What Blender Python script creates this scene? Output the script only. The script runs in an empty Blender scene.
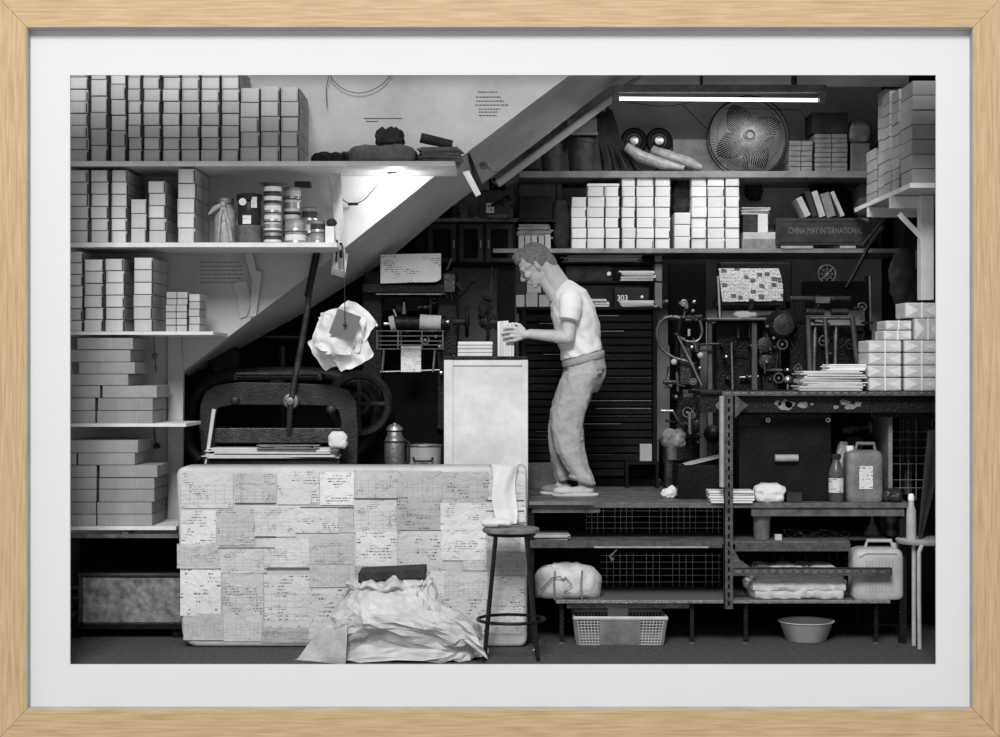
import bpy, bmesh, math, random
from mathutils import Vector, Matrix, noise
random.seed(7)
R=random.random
def U(a,b): return a+(b-a)*R()
F=1750.0; D=10.0; H=1.65
def X(px,Y): return (px-500.0)*(D+Y)/F
def Z(py,Y): return H-(py-368.5)*(D+Y)/F
def P(px,py,Y): return Vector((X(px,Y),Y,Z(py,Y)))
COL=bpy.context.scene.collection
# ------------------------------------------------------------------ materials
def lin(v):
    c=v/255.0
    return c/12.92 if c<=0.04045 else ((c+0.055)/1.055)**2.4
MATS={}
def mat(name,v,rough=.7,metal=0,var=.12,scale=6,bump=0,bscale=60,rnd=0,rgb=None):
    if name in MATS: return MATS[name]
    m=bpy.data.materials.new(name); m.use_nodes=True; nt=m.node_tree; N=nt.nodes; L=nt.links
    b=N['Principled BSDF']; b.inputs['Roughness'].default_value=rough; b.inputs['Metallic'].default_value=metal
    b.inputs['Specular IOR Level'].default_value=.1 if v<60 and not metal else (.25 if v<110 else .4)
    col=[lin(c) for c in rgb] if rgb else [lin(v)]*3
    tc=N.new('ShaderNodeTexCoord')
    n=N.new('ShaderNodeTexNoise'); n.inputs['Scale'].default_value=scale; n.inputs['Detail'].default_value=6; n.inputs['Roughness'].default_value=.65
    L.new(tc.outputs['Object'],n.inputs['Vector'])
    r=N.new('ShaderNodeMapRange'); r.inputs['From Min'].default_value=.3; r.inputs['From Max'].default_value=.7
    r.inputs['To Min'].default_value=1-var; r.inputs['To Max'].default_value=1+var
    L.new(n.outputs['Fac'],r.inputs['Value'])
    out=r.outputs['Result']
    if rnd:
        oi=N.new('ShaderNodeObjectInfo'); q=N.new('ShaderNodeMapRange'); q.inputs['To Min'].default_value=1-rnd; q.inputs['To Max'].default_value=1+rnd*.6
        L.new(oi.outputs['Random'],q.inputs['Value']); mm=N.new('ShaderNodeMath'); mm.operation='MULTIPLY'
        L.new(out,mm.inputs[0]); L.new(q.outputs['Result'],mm.inputs[1]); out=mm.outputs[0]
    vm=N.new('ShaderNodeVectorMath'); vm.operation='SCALE'; vm.inputs[0].default_value=col; L.new(out,vm.inputs['Scale'])
    L.new(vm.outputs['Vector'],b.inputs['Base Color'])
    if bump:
        n2=N.new('ShaderNodeTexNoise'); n2.inputs['Scale'].default_value=bscale; n2.inputs['Detail'].default_value=4; L.new(tc.outputs['Object'],n2.inputs['Vector'])
        bp=N.new('ShaderNodeBump'); bp.inputs['Strength'].default_value=bump; bp.inputs['Distance'].default_value=.01
        L.new(n2.outputs['Fac'],bp.inputs['Height']); L.new(bp.outputs['Normal'],b.inputs['Normal'])
    MATS[name]=m; return m
def ruled(name,v,ink=60,rows=14,cols=0,tx=60,dens=.55,blocks=0,rough=.8):
    """printed paper: rows of type, optional column rules and picture blocks, in the sheet's own 0..1 coordinates"""
    m=bpy.data.materials.new(name); m.use_nodes=True; nt=m.node_tree; N=nt.nodes; L=nt.links
    b=N['Principled BSDF']; b.inputs['Roughness'].default_value=rough
    tc=N.new('ShaderNodeTexCoord'); sx=N.new('ShaderNodeSeparateXYZ'); L.new(tc.outputs['Generated'],sx.inputs[0])
    oi=N.new('ShaderNodeObjectInfo')
    def mth(op,a,c=None,v2=None):
        q=N.new('ShaderNodeMath'); q.operation=op
        for k,s in ((0,a),(1,c if c is not None else v2)):
            if s is None: continue
            if isinstance(s,(int,float)): q.inputs[k].default_value=s
            else: L.new(s,q.inputs[k])
        return q.outputs[0]
    zz=mth('FRACT',mth('MULTIPLY',sx.outputs['Z'],rows))
    rowid=mth('FLOOR',mth('MULTIPLY',sx.outputs['Z'],rows))
    band=mth('MULTIPLY',mth('GREATER_THAN',zz,.3),mth('LESS_THAN',zz,.72))
    cv=N.new('ShaderNodeCombineXYZ'); L.new(mth('MULTIPLY',sx.outputs['X'],tx),cv.inputs[0]); L.new(mth('MULTIPLY',rowid,3.7),cv.inputs[1]); L.new(mth('MULTIPLY',oi.outputs['Random'],97),cv.inputs[2])
    n=N.new('ShaderNodeTexNoise'); n.inputs['Scale'].default_value=1; n.inputs['Detail'].default_value=1; L.new(cv.outputs[0],n.inputs['Vector'])
    txt=mth('MULTIPLY',band,mth('GREATER_THAN',n.outputs['Fac'],1-dens))
    # which rows and areas carry type
    cv2=N.new('ShaderNodeCombineXYZ'); L.new(mth('MULTIPLY',sx.outputs['X'],3.1),cv2.inputs[0]); L.new(mth('MULTIPLY',sx.outputs['Z'],3.4),cv2.inputs[1]); L.new(mth('MULTIPLY',oi.outputs['Random'],41),cv2.inputs[2])
    n2=N.new('ShaderNodeTexNoise'); n2.inputs['Scale'].default_value=1; L.new(cv2.outputs[0],n2.inputs['Vector'])
    txt=mth('MULTIPLY',txt,mth('GREATER_THAN',n2.outputs['Fac'],.56 if not blocks else .3))
    ink_f=txt
    if cols:
        fx=mth('FRACT',mth('MULTIPLY',sx.outputs['X'],cols)); line=mth('LESS_THAN',fx,.035*cols/6)
        inside=mth('MULTIPLY',mth('LESS_THAN',sx.outputs['Z'],.68),mth('GREATER_THAN',sx.outputs['Z'],.1))
        ln=mth('MULTIPLY',line,inside)
        hz=mth('LESS_THAN',mth('FRACT',mth('MULTIPLY',sx.outputs['Z'],rows/2)),.06)
        ln=mth('MAXIMUM',ln,mth('MULTIPLY',hz,inside)); ink_f=mth('MAXIMUM',ink_f,mth('MULTIPLY',ln,.6))
    if blocks:
        vo=N.new('ShaderNodeTexVoronoi'); vo.distance='CHEBYCHEV'; vo.inputs['Scale'].default_value=blocks
        cv3=N.new('ShaderNodeCombineXYZ'); L.new(sx.outputs['X'],cv3.inputs[0]); L.new(mth('MULTIPLY',sx.outputs['Z'],.7),cv3.inputs[1]); L.new(cv3.outputs[0],vo.inputs['Vector'])
        s2=N.new('ShaderNodeSeparateColor'); L.new(vo.outputs['Color'],s2.inputs[0])
        bl=mth('MULTIPLY',mth('GREATER_THAN',s2.outputs[0],.6),mth('LESS_THAN',vo.outputs['Distance'],.38))
        ink_f=mth('MAXIMUM',ink_f,mth('MULTIPLY',bl,.85))
    n3=N.new('ShaderNodeTexNoise'); n3.inputs['Scale'].default_value=5; n3.inputs['Detail'].default_value=5; L.new(tc.outputs['Object'],n3.inputs['Vector'])
    q=N.new('ShaderNodeMapRange'); q.inputs['To Min'].default_value=.72; q.inputs['To Max'].default_value=1.2; L.new(n3.outputs['Fac'],q.inputs['Value'])
    w=N.new('ShaderNodeMapRange'); w.inputs['To Min'].default_value=.84; w.inputs['To Max'].default_value=1.1; L.new(oi.outputs['Random'],w.inputs['Value'])
    sc=N.new('ShaderNodeVectorMath'); sc.operation='SCALE'; sc.inputs[0].default_value=[lin(v)]*3; L.new(mth('MULTIPLY',q.outputs[0],w.outputs[0]),sc.inputs['Scale'])
    mx=N.new('ShaderNodeMix'); mx.data_type='RGBA'; L.new(ink_f,mx.inputs[0]); L.new(sc.outputs['Vector'],mx.inputs[6]); mx.inputs[7].default_value=[lin(ink)]*3+[1]
    L.new(mx.outputs[2],b.inputs['Base Color'])
    n4=N.new('ShaderNodeTexNoise'); n4.inputs['Scale'].default_value=14; n4.inputs['Detail'].default_value=3; n4.inputs['Distortion'].default_value=1.5; L.new(tc.outputs['Object'],n4.inputs['Vector'])
    bp=N.new('ShaderNodeBump'); bp.inputs['Strength'].default_value=.5; bp.inputs['Distance'].default_value=.02; L.new(n4.outputs['Fac'],bp.inputs['Height']); L.new(bp.outputs['Normal'],b.inputs['Normal'])
    return m
def wood_mat(name,axis):
    m=bpy.data.materials.new(name); m.use_nodes=True; nt=m.node_tree; N=nt.nodes; L=nt.links; b=N['Principled BSDF']; b.inputs['Roughness'].default_value=.6
    tc=N.new('ShaderNodeTexCoord'); mp=N.new('ShaderNodeMapping'); L.new(tc.outputs['Object'],mp.inputs['Vector'])
    mp.inputs['Scale'].default_value=(2.2,50,50) if axis=='X' else (50,50,2.2)
    n=N.new('ShaderNodeTexNoise'); n.inputs['Scale'].default_value=1.6; n.inputs['Detail'].default_value=6; n.inputs['Roughness'].default_value=.6; L.new(mp.outputs[0],n.inputs['Vector'])
    cr=N.new('ShaderNodeValToRGB'); e=cr.color_ramp.elements
    e[0].position=.3; e[0].color=(lin(162),lin(132),lin(95),1); e[1].position=.68; e[1].color=(lin(192),lin(168),lin(132),1)
    k=cr.color_ramp.elements.new(.5); k.color=(lin(180),lin(153),lin(114),1)
    L.new(n.outputs['Fac'],cr.inputs[0]); L.new(cr.outputs[0],b.inputs['Base Color'])
    bp=N.new('ShaderNodeBump'); bp.inputs['Strength'].default_value=.25; bp.inputs['Distance'].default_value=.004; L.new(n.outputs['Fac'],bp.inputs['Height']); L.new(bp.outputs['Normal'],b.inputs['Normal'])
    return m
def emit(name,s,v=255):
    m=bpy.data.materials.new(name); m.use_nodes=True; b=m.node_tree.nodes['Principled BSDF']
    b.inputs['Emission Color'].default_value=[lin(v)]*3+[1]; b.inputs['Emission Strength'].default_value=s; return m
carton=mat('carton_board',160,.75,0,.16,7,.15,120,rnd=.14)
cartonW=mat('carton_label_paper',180,.7,0,.13,7,.12,120,rnd=.14)
ream=mat('ream_wrapping',142,.75,0,.1,9,.15,120,rnd=.14)
wrapw=mat('white_wrapping',186,.6,0,.16,9,.5,40,rnd=.08)
cartonB=mat('carton_white',206,.7,0,.1,7,.12,120,rnd=.1)
paper=mat('paper',212,.75,0,.08,10,.2,50)
paperG=mat('paper_grey',170,.8,0,.2,10,.3,50)
old=mat('aged_paper',120,.85,0,.35,14,.5,50)
kraft=mat('dark_wrapping',52,.75,0,.4,14,.6,40)
wallL=mat('painted_plaster',166,.85,0,.2,1.6,.35,30)
wallB=mat('old_plaster',205,.9,0,.35,1.5,.4,25)
soff=mat('soffit_concrete',172,.9,0,.22,2,.4,30)
dark=mat('dark_room_tone',26,.95,0,.3,2)  # near-black; on the stair recess wall it is shade put into colour
shelfm=mat('painted_shelf_board',205,.6,0,.15,5,.2,50)
shelfd=mat('grey_shelf_board',120,.6,0,.3,7,.2,50)
iron=mat('black_cast_iron',24,.42,.3,.5,9,.6,60)
ironL=mat('worn_iron',62,.4,.5,.5,14,.5,60)
steel=mat('bright_steel',190,.28,.9,.2,14,.2,60)
steelD=mat('dull_steel',120,.4,.7,.35,14,.3,60)
galv=mat('slotted_angle_steel',78,.5,.4,.5,22,.4,70)
blackw=mat('black_stained_wood',20,.5,0,.5,6,.4,40)
woodD=mat('dark_plank',88,.6,0,.6,12,.5,40)
woodM=mat('weathered_plank',105,.7,0,.5,7,.5,40)
plast=mat('white_plastic',172,.45,0,.22,8,.1,40)
plastG=mat('grey_plastic',112,.45,0,.4,9,.2,40)
plastD=mat('dark_plastic',45,.35,0,.3,8)
clothW=mat('white_cotton',208,.95,0,.06,6,.35,35)
trous=mat('grey_cotton',160,.95,0,.16,14,.5,40)
skin=mat('skin',176,.55,0,.12,18,.15,80)
hairm=mat('greying_hair',120,.9,0,.6,90,.7,300)
slip=mat('slipper',190,.7,0,.1,9)
asph=mat('asphalt',78,.95,0,.45,30,.9,160)
cabm=mat('white_enamel_panel',200,.5,0,.28,2.6,.15,20)
tinm=mat('can_tin',165,.35,.6,.35,20,.2,60)
tinD=mat('can_dark_print',60,.35,.3,.5,26,.2,60)
tinW=mat('can_light_label',205,.5,0,.2,26)
glassy=mat('clear_bag_film',150,.25,0,.35,20,.8,40)
caseM=mat('scuffed_sheet_metal',118,.6,.1,.7,14,.5,30)
pot=mat('earthenware',95,.9,0,.35,18,.6,60)
white=mat('white_paint',235,.5,0,.05,8)
matb=mat('mat_board_white',207,.9,0,.006,3)
vid=mat('near_black',12,.9,0,.3,6)  # near-black for slots, holes, back boards and dark machine parts
wire=mat('fine_wire',190,.4,.3,.3,20)
ink=mat('printing_ink',70,.9,0,.2,9)
newsM=ruled('newspaper_print',200,40,24,0,70,.5,9)
newsM2=ruled('newspaper_print_calendar',205,70,14,0,60,.5,0)
formM=ruled('printed_form',192,90,16,6,70,.5)
formM2=ruled('printed_form_letters',205,90,12,0,50,.5)
formM3=ruled('printed_form_ledger',186,95,20,9,80,.42)
formM4=ruled('printed_form_old',168,85,10,4,60,.5)
labelM=ruled('printed_label',215,50,6,0,22,.55)
# ------------------------------------------------------------------ mesh kit
class B:
    def __init__(s): s.m=bmesh.new()
    def box(s,x0,x1,y0,y1,z0,z1,rot=None,ctr=None):
        v=bmesh.ops.create_cube(s.m,size=1)['verts']
        sx,sy,sz=abs(x1-x0),abs(y1-y0),abs(z1-z0); c=Vector(((x0+x1)/2,(y0+y1)/2,(z0+z1)/2))
        for q in v: q.co=Vector((q.co.x*sx,q.co.y*sy,q.co.z*sz))
        if rot is not None:
            cc=ctr if ctr is not None else c
            for q in v: q.co=rot@(q.co+c-cc)+cc
        else:
            for q in v: q.co+=c
        return s
    def pb(s,x0,y0,x1,y1,Y,d,rot=None):
        """front face seen at pixel rect x0,y0,x1,y1 at depth Y; d deep"""
        return s.box(X(x0,Y),X(x1,Y),Y,Y+d,Z(y1,Y),Z(y0,Y),Matrix.Rotation(rot,3,'Y') if rot else None)
    def prism(s,pts,y0,y1):
        a=[s.m.verts.new((p[0],y0,p[1])) for p in pts]; b=[s.m.verts.new((p[0],y1,p[1])) for p in pts]
        s.m.faces.new(a); s.m.faces.new(b[::-1]); n=len(pts)
        for i in range(n): s.m.faces.new((a[i],b[i],b[(i+1)%n],a[(i+1)%n]))
        return s
    def pprism(s,pts,Y,d): return s.prism([(X(p[0],Y),Z(p[1],Y)) for p in pts],Y,Y+d)
    def tube(s,pts,r,seg=8,closed=False,caps=True):
        pts=[Vector(p) for p in pts]; n=len(pts)
        rr=r if isinstance(r,(list,tuple)) else [r]*n
        rings=[]; up=None
        for i,p in enumerate(pts):
            a=pts[(i-1)%n] if (i>0 or closed) else p; b=pts[(i+1)%n] if (i<n-1 or closed) else p
            t=(b-a); t=t.normalized() if t.length>1e-9 else Vector((0,0,1))
            if up is None: up=t.orthogonal().normalized()
            up=(up-t*up.dot(t)); up=up.normalized() if up.length>1e-6 else t.orthogonal().normalized()
            w=t.cross(up)
            rings.append([s.m.verts.new(p+(up*math.cos(2*math.pi*k/seg)+w*math.sin(2*math.pi*k/seg))*rr[i]) for k in range(seg)])
        for i in range(n if closed else n-1):
            a,b=rings[i],rings[(i+1)%n]
            for k in range(seg): s.m.faces.new((a[k],a[(k+1)%seg],b[(k+1)%seg],b[k]))
        if not closed and caps: s.m.faces.new(rings[0][::-1]); s.m.faces.new(rings[-1])
        return s
    def pt(s,pts,r,seg=8):
        q=[P(*p) for p in pts]
        if len(q)>=4:
            rr=r if isinstance(r,(list,tuple)) else [r]*len(q); o=[];ro=[]; n=len(q)
            for i in range(n-1):
                a,b,c,d=q[max(i-1,0)],q[i],q[i+1],q[min(i+2,n-1)]
                for k in range(5):
                    t=k/5; o.append(.5*((2*b)+(c-a)*t+(2*a-5*b+4*c-d)*t*t+(3*b-a-3*c+d)*t**3)); ro.append(rr[i]*(1-t)+rr[i+1]*t)
            o.append(q[-1]); ro.append(rr[-1]); return s.tube(o,ro,seg)
        return s.tube(q,r,seg)
    def lathe(s,prof,c,axis='Z',seg=24,squash=1):
        rings=[]; c=Vector(c)
        for r,h in prof:
            ring=[]
            for k in range(seg):
                a=2*math.pi*k/seg; x,y=max(r,1e-4)*math.cos(a),max(r,1e-4)*math.sin(a)*squash
                q={'Z':(x,y,h),'Y':(x,h,y),'X':(h,x,y)}[axis]
                ring.append(s.m.verts.new(c+Vector(q)))
            rings.append(ring)
        for a,b in zip(rings,rings[1:]):
            for k in range(seg): s.m.faces.new((a[k],a[(k+1)%seg],b[(k+1)%seg],b[k]))
        s.m.faces.new(rings[0][::-1]); s.m.faces.new(rings[-1]); return s
    def ring(s,c,R_,r,axis='Y',seg=32,arc=1.0,a0=0,sq=1):
        c=Vector(c); pts=[]
        n=seg
        for k in range(n if arc>=1 else n+1):
            a=a0+2*math.pi*arc*k/n; x,y=R_*math.cos(a),R_*math.sin(a)*sq
            pts.append(c+Vector({'Z':(x,y,0),'Y':(x,0,y),'X':(0,x,y)}[axis]))
        return s.tube(pts,r,6,closed=arc>=1)
    def ball(s,c,r,sc=(1,1,1),rot=None,sub=2):
        v=bmesh.ops.create_icosphere(s.m,subdivisions=sub,radius=r)['verts']
        for q in v:
            q.co=Vector((q.co.x*sc[0],q.co.y*sc[1],q.co.z*sc[2]))
            if rot is not None: q.co=rot@q.co
            q.co+=Vector(c)
        return s
    def cap(s,a,b,ra,rb,seg=14):
        a=Vector(a);b=Vector(b); s.tube([a,b],[ra,rb],seg); s.ball(a,ra*1.0); s.ball(b,rb*1.0); return s
    def sheet(s,fn,nx,ny,th=.002):
        """thin sheet from fn(u,v)->Vector, with a real thickness"""
        g=[[s.m.verts.new(fn(i/nx,j/ny)) for i in range(nx+1)] for j in range(ny+1)]
        fs=[]
        for j in range(ny):
            for i in range(nx): fs.append(s.m.faces.new((g[j][i],g[j][i+1],g[j+1][i+1],g[j+1][i])))
        s.m.normal_update()
        bmesh.ops.solidify(s.m,geom=fs,thickness=th); return s
    def loft(s,rings,cap=True):
        rs=[[s.m.verts.new(p) for p in r] for r in rings]; n=len(rs[0])
        for a,b in zip(rs,rs[1:]):
            for k in range(n): s.m.faces.new((a[k],a[(k+1)%n],b[(k+1)%n],b[k]))
        if cap: s.m.faces.new(rs[0][::-1]); s.m.faces.new(rs[-1])
        return s
    def jit(s,amp,freq,seed=0,only=None):
        for v in s.m.verts:
            d=noise.noise_vector(v.co*freq+Vector((seed,seed*1.7,0)))
            v.co+=d*amp
        return s
    def crumple(s,amp,freq,seed=0):
        for v in s.m.verts:
            p=v.co*freq+Vector((seed,seed*1.3,seed*.7)); a=1-abs(noise.noise(p))*2; b=1-abs(noise.noise(p*2.3))*2
            n_=v.normal if v.normal.length>0 else Vector((0,-1,0)); v.co+=n_*amp*(a*.7+b*.3)
        return s
WL={}
def wl(o): return WL.get(o.name,Vector((0,0,0)))
def obj(name,b,m,parent=None,bevel=0,smooth=False,sub=0,mods=None):
    bm=b.m; bmesh.ops.recalc_face_normals(bm,faces=bm.faces[:])
    if parent is not None: o0=wl(parent)
    else:
        xs=[v.co for v in bm.verts]; lo=[min(c[i] for c in xs) for i in range(3)]; hi=[max(c[i] for c in xs) for i in range(3)]
        o0=Vector(((lo[0]+hi[0])/2,(lo[1]+hi[1])/2,lo[2]))
    me=bpy.data.meshes.new(name); 
    for v in bm.verts: v.co-=o0
    bm.to_mesh(me); bm.free(); me.materials.append(m)
    if smooth:
        for p in me.polygons: p.use_smooth=True
    o=bpy.data.objects.new(name,me); COL.objects.link(o)
    if parent is not None: o.parent=parent
    else: o.location=o0
    WL[o.name]=o0.copy()
    if bevel:
        q=o.modifiers.new('bevel','BEVEL'); q.width=bevel; q.segments=2; q.limit_method='ANGLE'
    if sub:
        q=o.modifiers.new('sub','SUBSURF'); q.levels=sub; q.render_levels=sub
    if smooth and not mods:
        try: me.set_sharp_from_angle(angle=math.radians(45))
        except Exception: pass
    return o
def thing(name,label,cat,loc,group=None):
    o=bpy.data.objects.new(name,None); o.empty_display_size=.1; COL.objects.link(o); o.location=loc; WL[o.name]=Vector(loc)
    o['label']=label; o['category']=cat
    if group: o['group']=group
    return o
def tag(o,label,cat,group=None,kind=None):
    o['label']=label; o['category']=cat
    if group: o['group']=group
    if kind: o['kind']=kind
    return o
def struct(name,b,m,parent=None,**k):
    o=obj(name,b,m,parent,**k)
    if parent is None: o['kind']='structure'
    return o
def text(name,s,loc,size,m,parent,ext=.001,rotz=0,width=None):
    cu=bpy.data.curves.new(name,'FONT'); cu.body=s; cu.size=size; cu.extrude=ext; cu.align_x='CENTER'; cu.align_y='CENTER'
    t=bpy.data.objects.new(name,cu); COL.objects.link(t); bpy.context.view_layer.update()
    me=bpy.data.meshes.new_from_object(t.evaluated_get(bpy.context.evaluated_depsgraph_get())); bpy.data.objects.remove(t); bpy.data.curves.remove(cu)
    M=Matrix.Rotation(math.pi/2,4,'X')
    me.transform(M)
    if width:
        w=max(v.co.x for v in me.vertices)-min(v.co.x for v in me.vertices); k=width/w
        for v in me.vertices: v.co.x*=k
    me.materials.clear(); me.materials.append(m); o=bpy.data.objects.new(name,me); COL.objects.link(o)
    o.parent=parent; o.location=Vector(loc)-wl(parent); WL[o.name]=Vector(loc); return o
ORD=['lowest','second from bottom','third from bottom','fourth from bottom','fifth from bottom','sixth from bottom','seventh from bottom','eighth from bottom','ninth from bottom']
NTH=['first','second','third','fourth','fifth','sixth','seventh','eighth','ninth','tenth','eleventh','twelfth']
# ------------------------------------------------------------------ picture frame with its mat
def frame():
    Yf=-.47; Ym=-.40; s=lambda px,Y:X(px,Y)
    root=thing('picture_frame','light oak picture frame with a wide white mat around the whole workshop view','picture frame',(0,Yf,Z(745,Yf)))
    # outer edge just beyond the picture, inner edge at 26/974, 28/710
    ox0,ox1,oz0,oz1=X(-6,Yf),X(1006,Yf),Z(744,Yf),Z(-7,Yf); ix0,ix1,iz0,iz1=X(26.5,Yf),X(973.5,Yf),Z(709.5,Yf),Z(27.5,Yf)
    wx=wood_mat('oak_grain_across','X'); wz=wood_mat('oak_grain_upright','Z')
    for pts,m in (([(ox0,oz1),(ox1,oz1),(ix1,iz1),(ix0,iz1)],wx),([(ox0,oz0),(ox1,oz0),(ix1,iz0),(ix0,iz0)],wx),([(ox0,oz0),(ox0,oz1),(ix0,iz1),(ix0,iz0)],wz),([(ox1,oz0),(ox1,oz1),(ix1,iz1),(ix1,iz0)],wz)):
        obj('frame_rail',B().prism(pts,Yf,-.36),m,root,bevel=.004)
    b=B(); w_=.012
    b.box(ix0-.001,ix0+w_*.25,-.462,-.39,iz0,iz1).box(ix1-w_*.25,ix1+.001,-.462,-.39,iz0,iz1).box(ix0,ix1,-.462,-.39,iz1-w_*.25,iz1+.001).box(ix0,ix1,-.462,-.39,iz0-.001,iz0+w_*.25)
    obj('inner_lip',b,mat('lip_shadow_grey',165,.8),root)  # grey stands in for the shadow along the frame's white inner edge
    a0,a1,c0,c1=X(70,-.4),X(936,-.4),Z(664.5,-.4),Z(75,-.4)
    b=B(); e=.02
    b.box(ix0-e,a0,Ym,-.385,iz0-e,iz1+e).box(a1,ix1+e,Ym,-.385,iz0-e,iz1+e).box(a0,a1,Ym,-.385,c1,iz1+e).box(a0,a1,Ym,-.385,iz0-e,c0)
    obj('mat_board',b,matb,root)
frame()
# ------------------------------------------------------------------ the room
RX=2.78; LX=-2.95; CZ=3.72; BY=2.75
struct('floor',B().box(LX-.1,RX+.1,-.37,BY,-.1,0),asph)
struct('wall_back',B().box(LX,RX,BY,BY+.1,0,CZ),wallB)
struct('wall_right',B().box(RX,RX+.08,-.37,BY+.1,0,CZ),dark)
struct('wall_left',B().box(LX-.08,LX,-.37,BY+.1,0,CZ),wallL)
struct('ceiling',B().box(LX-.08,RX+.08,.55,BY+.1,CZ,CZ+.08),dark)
WY=.96
wp=[(30,40),(620,38),(571,74),(469,151),(436,176),(346,248),(262,311),(181,373),(181,534),(30,534)]
wm=struct('wall_stairs',B().pprism(wp,WY,.1),wallL)
b=B()
for r_,(y,x0,x1) in enumerate([(92,478,497),(97,476,501),(101,476,504),(105,475,508),(109,479,500),(112,479,498),(115.5,479,497)]):
    x=x0
    while x<x1:
        w=U(1.2,3); b.pb(x,y-.5,min(x+w,x1),y+.5,WY-.003,.004); x+=w+U(.6,1.1)
for (y,x0,x1) in [(118,364,402),(121,366,378)]: b.pb(x0,y,x1,y+.7,WY-.003,.004)
for (x0,y0,w,n_) in [(200,262,40,6),(110,262,30,4)]:
    for k in range(n_):
        x=x0
        while x<x0+w: q=U(2,5); b.pb(x,y0+k*4,x+q,y0+k*4+.5,WY-.003,.004); x+=q+1.2
obj('stencilled_lettering',b,ink,wm)
# soffit: the sloping underside of the stairs
def soffit(up,lo,name,m,Y0=.965,Y1=1.75):
    b=B(); n=len(up)
    A=[P(x,y,Y0) for x,y in up]; C=[P(x,y,Y1) for x,y in lo]; T=[p+Vector((0,.10,.02)) for p in A]; Q=[p+Vector((0,0.02,.22)) for p in C]
    V=[[b.m.verts.new(p) for p in s] for s in (A,C,Q,T)]
    for i in range(n-1):
        for k in range(4): b.m.faces.new((V[k][i],V[k][i+1],V[(k+1)%4][i+1],V[(k+1)%4][i]))
    b.m.faces.new([V[k][0] for k in range(4)]); b.m.faces.new([V[k][-1] for k in range(4)])
    return struct(name,b,m)
soffit([(625,33),(571,74),(520,113),(469,151)],[(640,62),(594,98),(540,140),(482,184)],'ceiling_stairs_upper',soff)
soffit([(466,153),(436,176),(346,248),(262,311),(181,373)],[(474,190),(452,206),(390,258),(300,315),(190,376)],'ceiling_stairs_lower',soff)
struct('trim_1',B().pprism([(168,336),(181,336),(183,374),(182,533),(168,533)],WY-.03,.05),wallL)
# near-black wall, its colour standing in for the unlit stair depth; lit plaster beyond
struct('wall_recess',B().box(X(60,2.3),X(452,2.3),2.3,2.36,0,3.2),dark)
# shelves, left
def shelf(name,label,x0,y,x1,Yf,Yb,th,m,grp=None):
    z=Z(y,Yf); o=obj(name,B().box(X(x0,Yf),X(x1,Yf),Yf,Yb,z-th,z),m,bevel=.002); tag(o,label,'shelf',grp); return z
zs1=shelf('wall_shelf','long white topmost shelf on the left stair wall',45,161,455,.40,WY,.03,shelfm)
zs2=shelf('wall_shelf','white shelf with paint cans on the left stair wall',45,242.5,337,.40,WY,.028,shelfm)
zs3=shelf('wall_shelf','short white shelf holding four box stacks and a string tied parcel',45,331.5,213,.40,WY,.02,shelfm)
zs4=shelf('wall_shelf','white shelf under the upper pile of wide flat cartons, left',45,423.5,186,.40,WY-.04,.02,shelfm)
zs5=shelf('wall_shelf','lowest white left shelf, above the scuffed metal trunk',45,526.5,176,.40,WY-.04,.022,shelfm)
b=B().pb(40,534,178,538,.42,.03).pb(122,528,128,535,.42,.3); tag(obj('shelf_rail',b,woodD),'dark rail running under the lowest left shelf','rail')
# ------------------------------------------------------------------ cartons
def box_thing(x0,x1,z0,z1,Yf,d,label,group,m1=carton,m2=cartonW,name='carton',style=0):
    dx=U(-.003,.003); x0+=dx; x1+=dx; Yf+=U(0,.012)
    root=thing(name,label,'box',((x0+x1)/2,Yf+d/2,z0),group); w=x1-x0; h=z1-z0
    obj('box_body',B().box(x0+.0025,x1-.0025,Yf+.003,Yf+d,z0+.0003,z1-.0025),m1,root,bevel=.003)
    if style==0:
        f=U(.04,.12); g=U(.04,.16); obj('end_wrapper',B().box(x0+w*f,x1-w*g,Yf,Yf+.01,z0+.002,z1-.004),m2,root,bevel=.002)
        b=B().box(x1-w*g*.6,x1-w*g*.6+.006,Yf+.001,Yf+.012,z0+.004,z1-h*U(.05,.3))
        obj('flap_slit',b,plastD,root)
    elif style==1:   # tied with string
        obj('string',B().box((x0+x1)/2-.002,(x0+x1)/2+.002,Yf,Yf+.004,z0,z1).box(x0,x1,Yf,Yf+.004,(z0+z1)/2-.002,(z0+z1)/2+.001),plastD,root)
    elif style==2:   # wide flat carton: faint seams
        b=B()
        for k in range(random.choice([2,3])): xx=U(x0+.05,x1-.03); b.box(xx,xx+.0015,Yf+.001,Yf+.006,z0+.004,z1-.004)
        obj('seam',b,paperG,root)
    return root
def stack(x0,x1,yb,yt,n,Yf,d,place,group,zb,heights=None,**k):
    hpx=(yb-yt)/n; zt=zb+(yb-yt)*(D+Yf)/F; h=(zt-zb)/n
    for i in range(n):
        box_thing(X(x0,Yf),X(x1,Yf),zb+i*h,zb+(i+1)*h,Yf,d,f"pale carton, {ORD[i] if i<n-1 or n==1 else 'topmost'}, {place}",group,**k)
row1=[(66,88,8,12.1),(90.2,107,6,16.4),(110.4,125.8,6,15.5),(127.8,141.2,8,12.1),(143.2,160.2,8,12.1),(162.2,179.9,8,12.1),(181,199.5,8,12.1),(200.9,219.6,8,12.1),(221,239.2,8,12.1),(240,259.4,5,14.8),(260.2,279.8,5,15.1),(280.7,299.4,5,15)]
for i,(a,c,n,h) in enumerate(row1):
    stack(a,c,161,161-n*h,n,.42,.5,f"{NTH[i]} stack from left on the topmost left shelf",'cartons on the topmost left shelf',zs1)
row2=[(66,88.6,6,12.2),(90.2,108.2,6,12.2),(111,127.2,6,12.2),(130,146.2,3,14.7),(148.2,165.8,5,12.4),(177,195,5,14.9)]
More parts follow.
